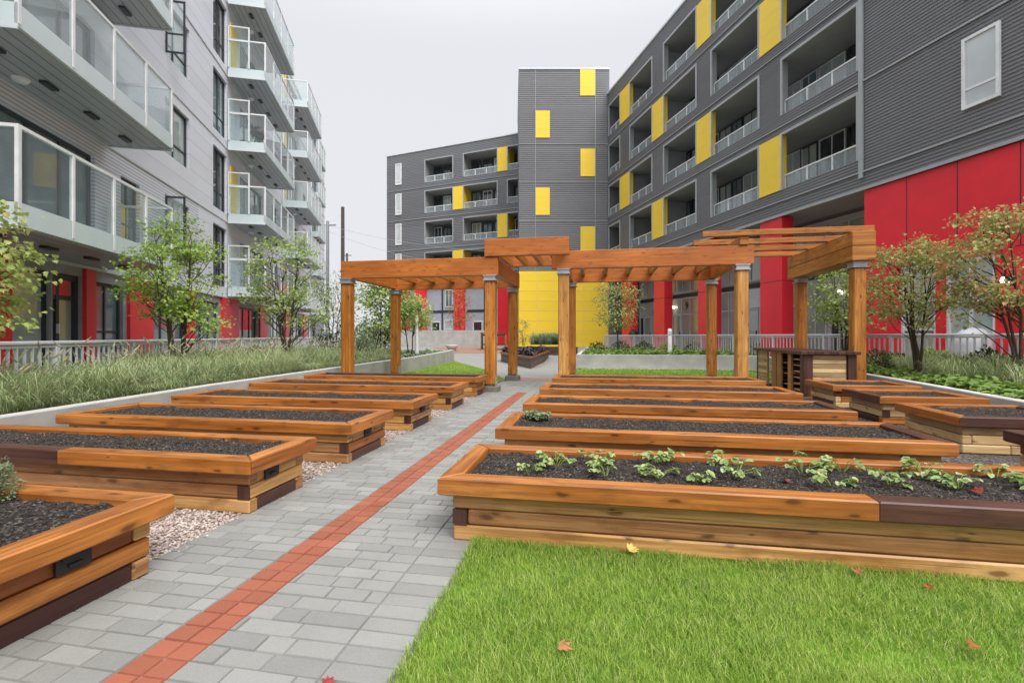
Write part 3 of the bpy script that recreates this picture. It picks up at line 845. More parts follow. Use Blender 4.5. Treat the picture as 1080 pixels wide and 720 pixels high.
LPOLY = [(-6.12,1),(-6.36,4),(-6.68,7),(-6.82,11),(-6.9,15.6),(-9.8,17.6),(-12.8,17.5),(-10.9,12.3),(-8.6,6.6),(-7,2.8),(-6.5,1.0)]
while len(pts) < 360:
    x = rr.uniform(-13, -5.8); y = rr.uniform(1, 17)
    if inpoly(x, y, LPOLY) and rr.random() < (1 if y < 9 else .75): pts.append((x, y, .35, rr.uniform(.6, 1.25)))
for k in range(90):
    y = rr.uniform(1.5, 15.5); pts.append((-6.16-.088*(y-1.5)-.1*rr.random() if y < 7 else -6.66-.03*(y-7)-.1*rr.random(), y, .33, rr.uniform(.4, .62)))
clumps('fountain_grass', pts, 'pale green fountain grass filling the left planter behind its kerb', 210, .47, FOUN, 5, width=.0042)
pts = []
RP2 = [(6.25,8.6),(6.9,13.8),(7.6,13.2),(9.5,9.3),(9.0,6.0),(6.3,5.0)]
while len(pts) < 90:
    x = rr.uniform(6, 10); y = rr.uniform(5, 14)
    if inpoly(x, y, RP2): pts.append((x, y, .35, rr.uniform(.75, 1.2)))
clumps('ornamental_grass', pts, 'grey green ornamental grass behind the leafy ground cover on the right', 180, .50, FOUN, 6, heads=False, width=.005)
pts = [(-3.9+2.5*rr.random(), 26.7+rr.random()*.6, .75, rr.uniform(.8,1.2)) for _ in range(26)]
clumps('ornamental_grass', pts, 'dark upright grass in the wooden planter before the yellow tower base', 110, .62, SILV, 8, heads=False, width=.008)

def cover(name, P, n, label, ls, mat, seed, z=.36, hmax=.22, kind='round', cat='ground cover'):
    rr = random.Random(seed); V = []; F = []
    xs = [p[0] for p in P]; ys = [p[1] for p in P]; k = 0
    while k < n:
        x = rr.uniform(min(xs), max(xs)); y = rr.uniform(min(ys), max(ys))
        if not inpoly(x, y, P): continue
        k += 1
        d = .5+.5*noise.noise(Vector((x*2.5, y*2.5, seed)))
        zz = z+hmax*(.15+.85*d)*rr.uniform(.55, 1)
        a = rr.uniform(0, 6.28)
        add_leaf(V, F, Vector((x, y, zz)), Vector((math.cos(a), math.sin(a), rr.uniform(-.5, .35))), Vector((rr.uniform(-.5,.5), rr.uniform(-.5,.5), 1)), ls*rr.uniform(.6, 1.3), kind)
    o = raw(name, V, F, mat); stuff(o, label, cat); return o
cover('leafy_ground_cover', [(5.3,4.6),(5.44,7),(5.68,9.5),(5.9,13.2),(6.7,13.4),(6.75,9.2),(6.6,4.8)], 5200, 'bright green leafy ground cover along the right kerb', .10, LEAFH, 31, hmax=.26)
cover('leafy_ground_cover', [(-.6,19.0),(5.85,19.0),(5.1,20.6),(2.6,25),(-.4,25)], 7500, 'yellow green ground cover in the straight planter behind the pergola lawn', .10, LEAFH, 32, z=.38, hmax=.42)
cover('leafy_ground_cover', [(-6.75,15.6),(-7.1,22.4),(-12,23),(-9.8,17.8)], 3800, 'pale green ground cover at the far end of the left planter', .10, SILV, 33, z=.38, hmax=.3)
cover('leafy_perennials', LPOLY, 19000, 'loose grey green leafy perennials mixed through the left fountain grass', .05, SILV, 37, z=.36, hmax=.60, kind='oval')
def shr(x, y, r, label, mat, seed, n=900, ls=.07, flat=1.0, kind='oval', g='shrubs in the planters'):
    puff('shrub', label, (x, y, .36), r, n, ls, mat, seed=seed, flat=flat, kind=kind, group=g)
def wz(px, Z): return w((px-540)/508*Z, Z)
shr(*wz(927,12.2), .42, 'dark green rounded shrub just right of the outermost pergola post', LEAFD, 41)
shr(*wz(945,12.6), .35, 'dark grey-green shrub beneath the multi-stem autumn tree', LEAFD, 42)
shr(*wz(1040,9.8), .5, 'loose dark shrub below the red tinged tree at the right edge', LEAFD, 43, 1100)
shr(*wz(1000,10.6), .42, 'airy grey-green shrub between the two right trees', SILV, 44)
shr(*wz(630,23.5), .5, 'dark shrub left of the small tree in the straight planter', LEAFD, 45)
shr(*wz(679,24), .5, 'round dark shrub right of the small tree in the straight planter', LEAFD, 46)
shr(*wz(733,22.5), .55, 'bushy green shrub behind the white bollard in the straight planter', LEAFD, 47)
shr(*wz(768,21.5), .45, 'green shrub between the two right hand pergola posts', LEAFG, 48)
shr(*wz(828,19.5), .5, 'green shrub behind the garden counter', LEAFD, 49)
shr(*wz(20,6.3), .28, 'low green shrub against the left white picket fence', LEAFG, 50, 800, .05)
shr(*wz(46,6.9), .26, 'small dark leafed shrub by the pickets under the glass balcony', LEAFD, 51, 700, .05)
shr(*wz(150,8.6), .35, 'leafy shrub at the foot of the left maple', LEAFG, 52, 800, .05)
shr(*wz(395,19), .8, 'tall pale shrub behind the left pergola posts', SILV, 53, 2200, .08, 1.6)
shr(*wz(348,17), .75, 'dark purplish shrub left of the first pergola post', LEAFD, 54, 1300, .08, 1.3)
shr(*wz(375,16), .7, 'silvery shrub just beyond the left pergola post', SILV, 55, 2200, .08, 1.4)

shr(*wz(705,23.5), .5, 'leafy green shrub directly behind the white bollard and ground cover', LEAFG, 60)
shr(*wz(800,20.5), .5, 'grey green shrub between the golden pergola post and the garden counter', SILV, 61)
shr(*wz(655,25), .55, 'broad dark shrub behind the young slim tree', LEAFD, 62)
shr(*wz(985,11.5), .5, 'tall loose green shrub beside the multi-stem autumn maple', LEAFG, 63, 1200)
shr(*wz(1062,9.2), .45, 'silvery shrub under the largest red tinged maple', SILV, 64, 1100)
shr(*wz(270,12.5), .5, 'grey green shrub at the foot of the pale multi-stem maple', SILV, 65, 1300, .06)
shr(*wz(225,10.2), .45, 'soft green shrub between the two left maples', LEAFP, 66, 1200, .06)

# ------------------------------------------------------------------ trees
X, Y = wz(-46, 5.2)
tree('maple_tree', 'yellow green maple leaning in at the left edge of the photo', (X, Y, .36), 1,
     [(0,0,1.7,.58,.58,.75),(.25,.1,1.25,.42,.42,.4)], 48, 1900, .068, LEAFY, seed=11, spread=.11, tr=.03)
X, Y = wz(187, 9.2)
tree('maple_tree', 'green maple with short forked trunk before the left building, between fence and grass', (X, Y, .36), 4,
     [(.05,0,2.0,.8,.75,1.0),(-.5,0,1.6,.5,.5,.42),(.62,0,1.3,.5,.45,.4),(.1,0,2.65,.5,.45,.45)], 84, 4300, .064, LEAFG, seed=12, spread=.125, tr=.042)
X, Y = wz(302, 13.0)
tree('maple_tree', 'pale multi-stem maple in front of the far left balconies', (X, Y, .36), 5,
     [(-.05,0,2.5,.95,.9,1.1),(-.7,0,1.75,.65,.6,.45),(.6,0,1.7,.75,.7,.6),(.1,0,3.35,.45,.45,.4)], 78, 3300, .068, LEAFP, seed=13, spread=.14, tr=.042)
X, Y = wz(352, 17)
tree('birch_tree', 'sparse grey-green tree behind the leftmost pergola post', (X, Y, .36), 3,
     [(0,0,2.2,.75,.7,1.2)], 44, 900, .10, SILV, 'oval', seed=14, spread=.2, tr=.04)
X, Y = wz(403, 17.5)
tree('maple_tree', 'green tree seen between the two left pergola posts', (X, Y, .36), 3,
     [(0,0,1.9,.95,.8,1.2),(.6,0,2.2,.8,.6,.6)], 80, 3600, .10, LEAFP, seed=15, spread=.2, tr=.045)
X, Y = wz(433, 19.5)
tree('willow_tree', 'feathery yellow green tree by the slim bollard light', (X, Y, .36), 2,
     [(0,0,1.8,.8,.7,.65)], 50, 2300, .11, LEAFY, 'oval', seed=16, spread=.2, tr=.04)
X, Y = wz(968, 10.2)
tree('maple_tree', 'multi-stem maple turning red before the red panels, right of the garden counter', (X, Y, .36), 6,
     [(-.05,0,2.0,.72,.65,1.0),(-.45,0,2.5,.42,.4,.4),(.3,0,2.45,.42,.4,.45)], 70, 3700, .06, LEAFR, seed=17, spread=.12, tr=.036)
X, Y = wz(1078, 8.6)
tree('maple_tree', 'largest red tinged maple at the right edge of the photo', (X, Y, .36), 5,
     [(-.1,0,2.2,.95,.85,.95),(-.75,0,1.5,.55,.5,.35),(.1,0,3.0,.6,.6,.4),(-.6,0,2.7,.45,.4,.4),(.6,.1,1.8,.6,.6,.7)], 96, 5600, .062, LEAFR2, seed=18, spread=.125, tr=.04)
X, Y = wz(893, 13.5)
tree('maple_tree', 'green maple half hidden behind the outermost pergola post', (X, Y, .36), 4,
     [(0,0,1.95,.85,.8,1.05),(.5,0,2.1,.5,.5,.6)], 62, 1900, .095, LEAFP, seed=19, spread=.16, tr=.05)
X, Y = wz(652, 21.5)
tree('young_tree', 'young slim tree in the straight planter before the yellow wall', (X, Y, .36), 1,
     [(-.05,0,2.3,.8,.7,1.1),(-.35,0,2.8,.4,.4,.5),(.3,0,2.9,.5,.4,.4)], 60, 1800, .12, LEAFR, 'oval', seed=20, spread=.2, tr=.035)
X, Y = wz(484, 38)
tree('young_tree', 'young orange leafed tree before a red column of the far wing', (X, Y, .45), 1,
     [(0,0,3.0,.75,.7,1.7)], 40, 750, .16, LEAFO, 'oval', seed=22, spread=.26, tr=.04)
X, Y = wz(441, 38)
tree('young_tree', 'second young orange leafed tree, beside the slim bollard light', (X, Y, .45), 1,
     [(0,0,2.2,.55,.5,1.0)], 24, 420, .16, LEAFO, 'oval', seed=23, spread=.26, tr=.04)
X, Y = wz(552, 28.5)
tree('birch_sapling', 'slender silvery sapling between the pergola post and yellow wall', (X, Y, .3), 3,
     [(0,0,1.2,.3,.3,.8)], 24, 420, .08, SILV, 'oval', seed=24, spread=.1, tr=.02)
# ------------------------------------------------------------------ pergola (one joined timber frame)
pg = thing('pergola', 'long stained timber pergola of square posts, heavy beams and rafters crossing the path', 'pergola', (0, 11, 0))
def pb(name, x0, x1, y0, y1, z0, z1, mat=WB, ch=.008, axis=None):
    b = B(); b.box(x0, x1, y0-11, y1-11, z0, z1, 0, ch, axis); return b.make(name, mat, pg)
def post(x, y, ztop, mat=WP, pier=True):
    b = B(); h = .12
    b.box(x-h, x+h, y-h-11, y+h-11, .16, ztop-.12, 0, .022, 2); p = b.make('post', mat, pg)
    b = B(); b.box(x-.19, x+.19, y-.19-11, y+.19-11, -.03, .13, 0, .012); b.make('concrete_pier', CONCD, p)
    b = B(); b.box(x-.07, x+.07, y-.07-11, y+.07-11, .12, .17); b.box(x-.125, x-.121, y-.09-11, y+.09-11, .13, .36); b.box(x+.121, x+.125, y-.09-11, y+.09-11, .13, .36)
    for z in (.2, .3):
        for s in (-1, 1): b.tube([(x+s*.12, y-11, z), (x+s*.14, y-11, z)], .014, 6)
    b.make('metal_foot', STEEL, p)
    b = B(); b.box(x-.155, x+.155, y-.155-11, y+.155-11, ztop-.125, ztop-.10, 0, .003); b.box(x-.13, x+.13, y-.13-11, y+.13-11, ztop-.10, ztop-.025); b.box(x-.15, x+.15, y-.15-11, y+.15-11, ztop-.025, ztop-.001, 0, .003)
    b.make('metal_cap', STEEL, p)
for x, y in ((-5.86, 10.58), (-2.38, 10.58), (-5.9, 13.42), (-2.38, 13.42)): post(x, y, 2.6)
for x, y in ((-.78, 11.12), (3.04, 11.12)): post(x, y, 2.78, WPL)
for x, y in ((-.76, 14.0), (3.06, 14.0), (5.3, 11.12), (5.32, 14.0)): post(x, y, 2.78)
# left bay
pb('beam', -6.0, -2.2, 10.50, 10.64, 2.6, 3.01)
pb('beam', -6.0, -2.2, 13.36, 13.50, 2.6, 3.01)
pb('beam', -5.98, -5.84, 10.645, 13.355, 2.62, 3.0); pb('beam', -2.36, -2.22, 10.645, 13.355, 2.62, 3.0)
for k in range(6):
    x = -5.84+.58*(k+.98); 
    if x < -2.45: pb('rafter', x-.045, x+.045, 10.645, 13.355, 2.78, 2.99, WP, .006)
# raised middle bay
pb('beam', -2.5, -.62, 10.46, 10.60, 3.015, 3.40)
pb('beam', -2.5, -.62, 13.40, 13.54, 3.2, 3.56)
for k in range(5):
    x = -2.42+.43*k; pb('rafter', x-.045, x+.045, 10.605, 13.395, 3.2, 3.39, WP, .006)
# right bay
pb('beam', -1.05, 3.28, 11.04, 11.18, 2.78, 3.19)
pb('beam', -1.05, 3.28, 13.94, 14.08, 2.78, 3.19)
pb('beam', -.86, -.72, 11.185, 13.935, 2.8, 3.18); pb('beam', 3.0, 3.14, 11.185, 13.935, 2.8, 3.18)
for k in range(6):
    x = -.79+.62*(k+.6)
    if x < 2.9: pb('rafter', x-.045, x+.045, 11.185, 13.935, 2.96, 3.18, WP, .006)
# outermost bay: doubled beam on its two posts, purlins reaching across
pb('beam', 5.08, 5.52, 10.86, 14.26, 2.78, 3.075, WP, .012); pb('beam', 5.08, 5.52, 10.86, 14.26, 3.08, 3.375, WP, .012)
pb('beam', 2.98, 3.16, 11.0, 14.1, 3.195, 3.375, WP)
for y in (11.0, 12.0, 13.0, 14.0): pb('purlin', 2.22, 5.54, y-.05, y+.05, 3.38, 3.50, WP, .006)

# ------------------------------------------------------------------ garden counter
gc = thing('garden_counter', 'wooden garden counter with dark top, plank panels and open slatted bays under the pergola', 'counter', (4.6, 12.2, 0))
def gb(name, parts, mat):
    b = B()
    for p in parts: b.box(p[0]-4.6, p[1]-4.6, p[2]-12.2, p[3]-12.2, p[4], p[5], 0, .005)
    return b.make(name, mat, gc)
gb('counter_top', [(4.07+.14*k, 4.205+.14*k, 10.72, 13.86, .865, .93) for k in range(8)], WD)
for q in [(4.15, 4.33, 10.8, 10.98, 0, .862), (4.98, 5.14, 10.8, 10.98, 0, .862), (4.15, 4.2, 13.7, 13.76, 0, .862), (4.95, 5.14, 13.6, 13.76, 0, .862)]: gb('corner_post', [q], WD)
gb('front_plank', [(4.34, 4.97, 10.84, 10.88, .03+.092*k, .03+.092*k+.085) for k in range(9)], WL)
gb('side_plank', [(4.16, 4.2, 12.97, 13.69, .03+.092*k, .03+.092*k+.085) for k in range(9)], WL)
gb('slat_shelf', [(4.2, 4.95, 11.0, 11.44, .08+.13*k, .11+.13*k) for k in range(6)]+[(4.2, 4.95, 12.66, 12.95, .06+.1*k, .085+.1*k) for k in range(8)]+[(4.2, 4.95, 11.7, 12.0, .15+.24*k, .17+.24*k) for k in range(3)], WL)
gb('upright_plank', [(4.15, 4.2, 11.46, 11.64, 0, .862), (4.15, 4.19, 12.02, 12.3, 0, .862), (4.14, 4.18, 12.33, 12.62, 0, .862), (4.15, 4.19, 12.955, 12.97, 0, .862)], WPL)
gb('back_panel', [(5.09, 5.13, 11.0, 13.58, 0, .86), (4.3, 5.0, 12.9, 12.94, .0, .86)], WR)

# ------------------------------------------------------------------ far garden furniture
fb = thing('raised_garden_bed', 'far wooden raised bed of dark purple plants beyond the pergola gate', 'raised bed', (-3.4, 21, 0))
PF = [(-2.5,18.0),(-2.5,25.2),(-4.7,25.2),(-4.7,22.9)]
PF = [(p[0]+3.4, p[1]-21) for p in PF]
b = B()
for k in range(3): b.prism(inset(PF, R.uniform(.05, .065)), k*.13+.003, (k+1)*.13-.003, 1, 0, .01)
b.make('timber_wall', WR, fb)
b = B(); b.prism(PF, .39, .48, 1, 0, .01); b.make('cap_board', WO, fb)
raw('soil', [(*p, .484) for p in inset(PF, .14)], [(0,1,2,3)], MULCH, fb)
PFw = [(p[0]-3.4, p[1]+21) for p in inset(PF, .1)]
cover('purple_plants', PFw, 2600, 'dark purple leafed plants filling the far wooden bed', .14, LEAFV, 61, z=.46, hmax=.34)
fp = thing('wooden_planter', 'low wooden planter of dark grass in front of the yellow tower', 'planter', (-2.65, 27, .2))
b = B()
for k in range(3):
    b.box(-1.5, 1.5, -.6, .6, k*.16-.05, k*.16+.1, 0, .01)
b.make('timber_wall', WR, fp); raw('soil', [(-1.42,-.52,.43),(1.42,-.52,.43),(1.42,.52,.43),(-1.42,.52,.43)], [(0,1,2,3)], MULCH, fp)
tx, ty = w(-1.15, 30.5)
tb = thing('wooden_table', 'tall wooden slatted table behind the front pergola post', 'table', (tx, ty, .41), rad(10))
b = B()
for k in range(5): b.box(-.85, .85, -.45+.18*k, -.285+.18*k, .98, 1.03, 0, .005)
b.make('table_top', WR, tb)
for sx in (-.75, .75):
    for sy in (-.35, .35):
        b = B(); b.box(sx-.05, sx+.05, sy-.05, sy+.05, 0, .975, 0, .005); b.make('leg', WO if sx > 0 else WR, tb)
b = B(); b.box(-.7, .7, -.37, -.33, .82, .94); b.box(-.7, .7, .33, .37, .82, .94); b.box(-.7,.7,-.03,.03,.25,.33); b.make('apron', WR, tb)
bx, by = w(-3.75, 30)
bo = B(); bo.lathe((0,0,0), [(.0,0),(.18,0),(.22,.03),(.34,.17),(.42,.31),(.40,.33),(.32,.25),(.0,.2)], 28)
o = bo.make('concrete_bowl', CONC2); o.location = (bx, by, .36); tag(o, 'shallow round concrete bowl on the pink paving', 'bowl')
p0 = w(-11.5, 36.6); p1 = w(-2.0, 35.6)
o = B(); o.prism([p0, p1, (p1[0]+.1, p1[1]+.35), (p0[0]+.1, p0[1]+.35)], .2, 1.65, 0, 0, .015)
o = o.make('concrete_wall', CONC); tag(o, 'tall grey concrete wall at the back of the courtyard before the far wing', 'wall')
# slim lights
X, Y = wz(439.5, 19.0)
t = thing('path_light', 'slim white post light with a dark lantern head in the left planter', 'light', (X, Y, .4))
b = B(); b.tube([(0,0,-.1),(0,0,1.78)], [.085,.06], 14); b.make('post', WHITE, t)
b = B(); b.box(-.02, .2, -.1, .1, 1.78, 2.06, 0, .01); b.make('lantern', BLACK, t)
b = B(); b.box(.202, .21, -.07, .07, 1.80, 1.95); b.make('lens', PANEW, t)
X, Y = wz(706.5, 19.6)
t = thing('bollard', 'plain white bollard post standing in the straight planter', 'bollard', (X, Y, .38))
b = B(); b.tube([(0,0,-.1),(0,0,1.12),(0,0,1.16)], [.085,.085,.05], 14); b.make('post', WHITE, t)
b = B(); b.box(-.075, .075, -.09, -.082, .9, 1.05); b.make('lens', PANEW, t)

# ------------------------------------------------------------------ buildings
ANG = PI/2+rad(12.43)+YAW
K = 1.024                                       # metres along a facade per metre of depth
def frame(wx, wy): return (wx, wy, 0)
def wallholes(b, x0, x1, z0, z1, y, out, holes, depth=.14, mi=0, corr=None):
    xs = sorted({x0, x1, *[h[0] for h in holes], *[h[1] for h in holes]}); xs = [x for x in xs if x0 <= x <= x1]
    zs = sorted({z0, z1, *[h[2] for h in holes], *[h[3] for h in holes]}); zs = [z for z in zs if z0 <= z <= z1]
    for xa, xb in zip(xs, xs[1:]):
        for za, zb in zip(zs, zs[1:]):
            cx, cz = (xa+xb)/2, (za+zb)/2
            if any(h[0] < cx < h[1] and h[2] < cz < h[3] for h in holes): continue
            q = [(xa,y,za),(xb,y,za),(xb,y,zb),(xa,y,zb)]
            if out > 0: q.reverse()
            b.face(q, None, mi)
    for hx0, hx1, hz0, hz1 in [h[:4] for h in holes]:
        yi = y-out*depth
        for q in ([(hx0,y,hz0),(hx0,yi,hz0),(hx0,yi,hz1),(hx0,y,hz1)], [(hx1,y,hz0),(hx1,y,hz1),(hx1,yi,hz1),(hx1,yi,hz0)],
                  [(hx0,y,hz1),(hx0,yi,hz1),(hx1,yi,hz1),(hx1,y,hz1)], [(hx0,y,hz0),(hx1,y,hz0),(hx1,yi,hz0),(hx0,yi,hz0)]):
            b.face(q, None, mi)
def window(parent, x0, x1, z0, z1, y, out, frame=FRAME, pane=PANE, cols=2, rows=(), fw=.06, name='window', deep=.07, sill=False):
    """frame bars proud of the pane; pane is a sub-part"""
    b = B(); ya, yb = y, y+out*deep
    b.box(x0, x1, ya, yb, z0, z0+fw); b.box(x0, x1, ya, yb, z1-fw, z1)
    b.box(x0, x0+fw, ya, yb, z0+fw, z1-fw); b.box(x1-fw, x1, ya, yb, z0+fw, z1-fw)
    cs = cols if isinstance(cols, (list, tuple)) else [(k+1)/cols for k in range(cols-1)]
    for c in cs: xc = x0+(x1-x0)*c; b.box(xc-fw*.4, xc+fw*.4, ya, yb-out*.012, z0+fw, z1-fw)
    for r in rows: zc = z0+(z1-z0)*r; b.box(x0+fw, x1-fw, ya, yb-out*.02, zc-fw*.4, zc+fw*.4)
    f = b.make(name, frame, parent)
    p = B(); p.box(x0+fw*.5, x1-fw*.5, y+out*.01, y+out*.03, z0+fw*.5, z1-fw*.5); p.make('pane', pane, f)
    return f

# ---- right building: charcoal corrugated, loggias, yellow panels, red ground floor
rx, ry = w(14.65, 0)
RBd = thing('apartment_building', 'charcoal corrugated apartment block on the right with yellow panels and red ground floor', 'building', (rx, ry, 0), ANG)
GX = [15.57, 18.79, 19.95, 23.1, 24.25, 27.36, 28.6, 31.5, 32.9, 34.75]
GX = [g*K for g in GX]
S0, S1 = 4.0, GX[-1]
zo = [(6.95+2.9*k, 9.07+2.9*k) for k in range(4)]
bands = [(5.95, 6.95)]+[(9.07+2.9*k, 9.85+2.9*k) for k in range(3)]+[(17.77, 18.75)]
b = B(); c = B()
for za, zb in bands:
    b.box(GX[0]-.05, S1, -1.9, -.03, za, zb)
    c.corr(GX[0]-.1, S1, za, zb, 0, 1)
b.make('floor_slab', SOFF, RBd)
for k, (za, zb) in enumerate(zo):
    yel = (1, 3) if k % 2 == 0 else (2, 4)
    for j in range(1, 5):
        xa, xb = GX[2*j-1], GX[2*j]
        p = B()
        if (j % 2 == 1) == (k % 2 == 0):
            p.box(xa, xb, -.24, .035, za-.02, zb+.03, 0, .0); o = p.make('yellow_panel', YEL, RBd); 
            q = B()
            for zz in (.33, .66): q.box(xa+.01, xb-.01, .035, .038, za+(zb-za)*zz-.006, za+(zb-za)*zz+.006)
            q.box(xa-.02, xa+.05, .036, .05, za-.02, zb+.03); q.make('panel_joint', YJ, o)
        else:
            p.box(xa, xb, -.3, -.03, za, zb); p.make('pier', SOFF, RBd); c.corr(xa, xb, za, zb, 0, 1)
    for j in (0, 2, 3):
        p = B(); x = GX[2*j+1]+.5 if j else GX[0]-.12; p.box(x, x+.12, -1.8, -.31 if j else -.03, za, zb); p.make('partition', SOFF, RBd)
    for j in range(5):
        xa, xb = GX[2*j], GX[2*j+1]
        # glazing at the back of the loggia
        for (u0, u1, pn) in ((-.12, .2, PANEL), (.22, .6, PANED), (.64, 1.0, PANED), (1.02, 1.28, PANE)):
            window(RBd, xa+(xb-xa)*u0, xa+(xb-xa)*u1, za-.1, zb-.06, -1.79, 1, R.choice([FRAME, ALU]), R.choice([pn, pn, pn, PANEL]), 2, (), .05, 'window', .06)
        # guard of glass with white rails
        g = B(); zr = za+.56
        g.box(xa+.02, xb-.02, -.16, -.10, zr-.045, zr); g.box(xa+.02, xb-.02, -.15, -.11, za+.005, za+.035)
        n = max(2, round((xb-xa)/1.05))
        for i in range(n+1):
            x = xa+.05+(xb-xa-.1)*i/n; g.box(x-.022, x+.022, -.155, -.105, za+.035, zr-.045)
        rl = g.make('railing', WHITE, RBd)
        gg = B(); gg.box(xa+.06, xb-.06, -.134, -.126, za+.036, zr-.046); gg.make('glass', RGLASS, rl)
        f = B()
        f.box(xa-.02, xb+.02, -.02, .045, zb-.03, zb+.075)
        f.box(xa-.02, xa+.07, -.02, .045, za-.04, zb-.031); f.box(xb-.07, xb+.02, -.02, .045, za-.04, zb-.031)
        f.make('trim', TRIM, RBd)
c.make('corrugated_cladding', CORR, RBd)
# near end: plain clad wall with white framed windows
c = B(); c.corr(S0, GX[0]-.1, 5.95, 18.75, 0, 1); c.make('corrugated_cladding', CORR, RBd)
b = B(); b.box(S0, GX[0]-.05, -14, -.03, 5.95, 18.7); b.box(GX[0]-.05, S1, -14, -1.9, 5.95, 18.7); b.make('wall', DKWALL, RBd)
b = B(); b.box(S1, S1+.4, -14, -.03, 0, 18.7); b.make('end_wall', DKWALL, RBd)
b = B(); b.box(S0-.05, S1+.45, -14.1, .06, 18.75, 18.86); b.make('roof', ALU, RBd)
b = B(); b.box(GX[0]-.16, GX[0]-.02, .0, .06, 6.3, 18.75); 
for k in range(4):
    z = 6.47+2.9*k; b.box(S0, GX[0]-.165, .0, .045, z, z+.05); b.box(GX[0]-.015, S1, .0, .05, z, z+.035)
b.box(S0, S1, .0, .05, 5.9, 5.99); b.make('flashing', TRIM, RBd)
for k in range(4):
    for (xa, xb) in ((11.85, 12.66), (7.2, 8.1)):
        window(RBd, xa*K, xb*K, 7.15+2.9*k, 9.0+2.9*k, .0, 1, WHITE, PANEW, 1, (.27,), .075, 'window', .07)
# red ground floor
rw = B(); holes = [(13.35*K, 14.3*K, .5, 3.3), (12.0*K, 13.1*K, .3, 3.3), (9.2*K, 10.6*K, .3, 3.3), (6.6*K, 7.8*K, .5, 3.3)]
wallholes(rw, S0, 15.42*K, 0, 5.89, -.04, 1, holes); rw.box(15.40*K, 15.43*K, -2.3, -.045, 0, 5.89); rw.make('red_wall', RED, RBd)
j = B()
for zz in (14.12, 12.82, 11.5, 10.2, 8.9, 7.6): j.box(zz*K-.012, zz*K+.012, -.04, -.035, 3.42, 5.89)
j.box(S0, 15.42*K, -.04, -.035, 3.40, 3.42); j.make('panel_joint', JOINT, RBd)
for i, h in enumerate(holes):
    window(RBd, h[0], h[1], h[2], h[3], -.17, 1, WHITE, PANEY if i == 0 else PANEL, 1 if i != 1 else 2, (.33, .62), .07, 'window', .1)
b = B(); b.box(S0, 15.40*K, -14, -.3, 0, 5.95); b.make('wall', DKWALL, RBd)
for xa, xb in ((18.79, 19.95), (23.1, 24.2), (27.36, 28.5), (31.5, 32.7)):
    b = B(); b.box(xa*K, xb*K, -.55, -.03, 0, 5.9); o = b.make('red_column', RED, RBd)
    b = B(); b.box(xa*K-.003, xb*K+.003, -.553, -.027, 3.4, 3.42); b.make('panel_joint', JOINT, o)
bays = [(15.5, 18.9), (18.95, 21.2), (21.3, 24.0), (24.05, 27.4), (27.45, 30.9), (30.95, 34.6)]
RY = -2.4
b = B(); b.box(15.43*K, S1, RY-.4, RY-.01, 0, 5.94); b.make('wall', LAV, RBd)
for i, (xa, xb) in enumerate(bays):
    xa *= K; xb *= K; m = xa+(xb-xa)*.52
    window(RBd, xa+.05, xb-.05, 3.9, 5.75, RY, 1, ALU, PANEW if i % 2 else PANEL, 4, (), .07, 'window', .08)
    s = B(); s.box(xa, xb, RY, RY+.05, 3.6, 3.82); s.make('spandrel', FRAME, RBd)
    window(RBd, xa+.05, m, .45, 3.55, RY, 1, ALU, PANEY if i in (2, 4) else PANEL, 2, (.68,), .07, 'window', .08)
    p = B(); p.box(m+.06, xb-.06, RY, RY+.03, 2.62, 3.55); p.make('transom_panel', PANEW, RBd)
    d = window(RBd, m+.1, m+1.1, .35, 2.6, RY, 1, ALU, PANEL, 1, (.42,), .1, 'door', .07)
    hnd = B(); hnd.box(m+.17, m+.2, RY+.07, RY+.12, 1.3, 1.5); hnd.make('handle', FRAME, d)
    window(RBd, m+1.15, xb-.06, .45, 2.6, RY, 1, ALU, PANED, 1, (), .06, 'window', .08) if xb-m > 1.6 else None
def lettering(txt, size, parent, loc, mat, rot, name='number'):
    cu = bpy.data.curves.new(name, 'FONT'); cu.body = txt; cu.size = size; cu.extrude = .008; cu.align_x = 'CENTER'
    tmp = bpy.data.objects.new(name, cu); COL.objects.link(tmp)
    me = bpy.data.meshes.new_from_object(tmp.evaluated_get(bpy.context.evaluated_depsgraph_get()))
    bpy.data.objects.remove(tmp); me.name = name
    o = bpy.data.objects.new(name, me); COL.objects.link(o); me.materials.append(mat)
    o.parent = parent; o.location = loc; o.rotation_euler = rot; return o
# unit number over its door (facade faces local +y, read from outside)
lettering('9', .62, RBd, (28.75*K, RY+.06, 2.86), BLACK, (PI/2, 0, PI))
lp = B(); lp.box(-.12, .12, .0, .1, -.12, .12); 
for zz, hh, yy in ((30.05, 3.05, RY), (18.35, 2.95, RY), (11.72, 2.6, -.04)):
    f = B(); f.box(zz*K-.08, zz*K+.08, yy, yy+.06, hh-.1, hh+.1); fo = f.make('wall_lamp', ALU, RBd)
    g = B(); g.lathe((zz*K, yy+.13, hh-.09), [(.0,0),(.07,.02),(.095,.09),(.07,.16),(0,.18)], 14); g.make('bulb', LAMP, fo)

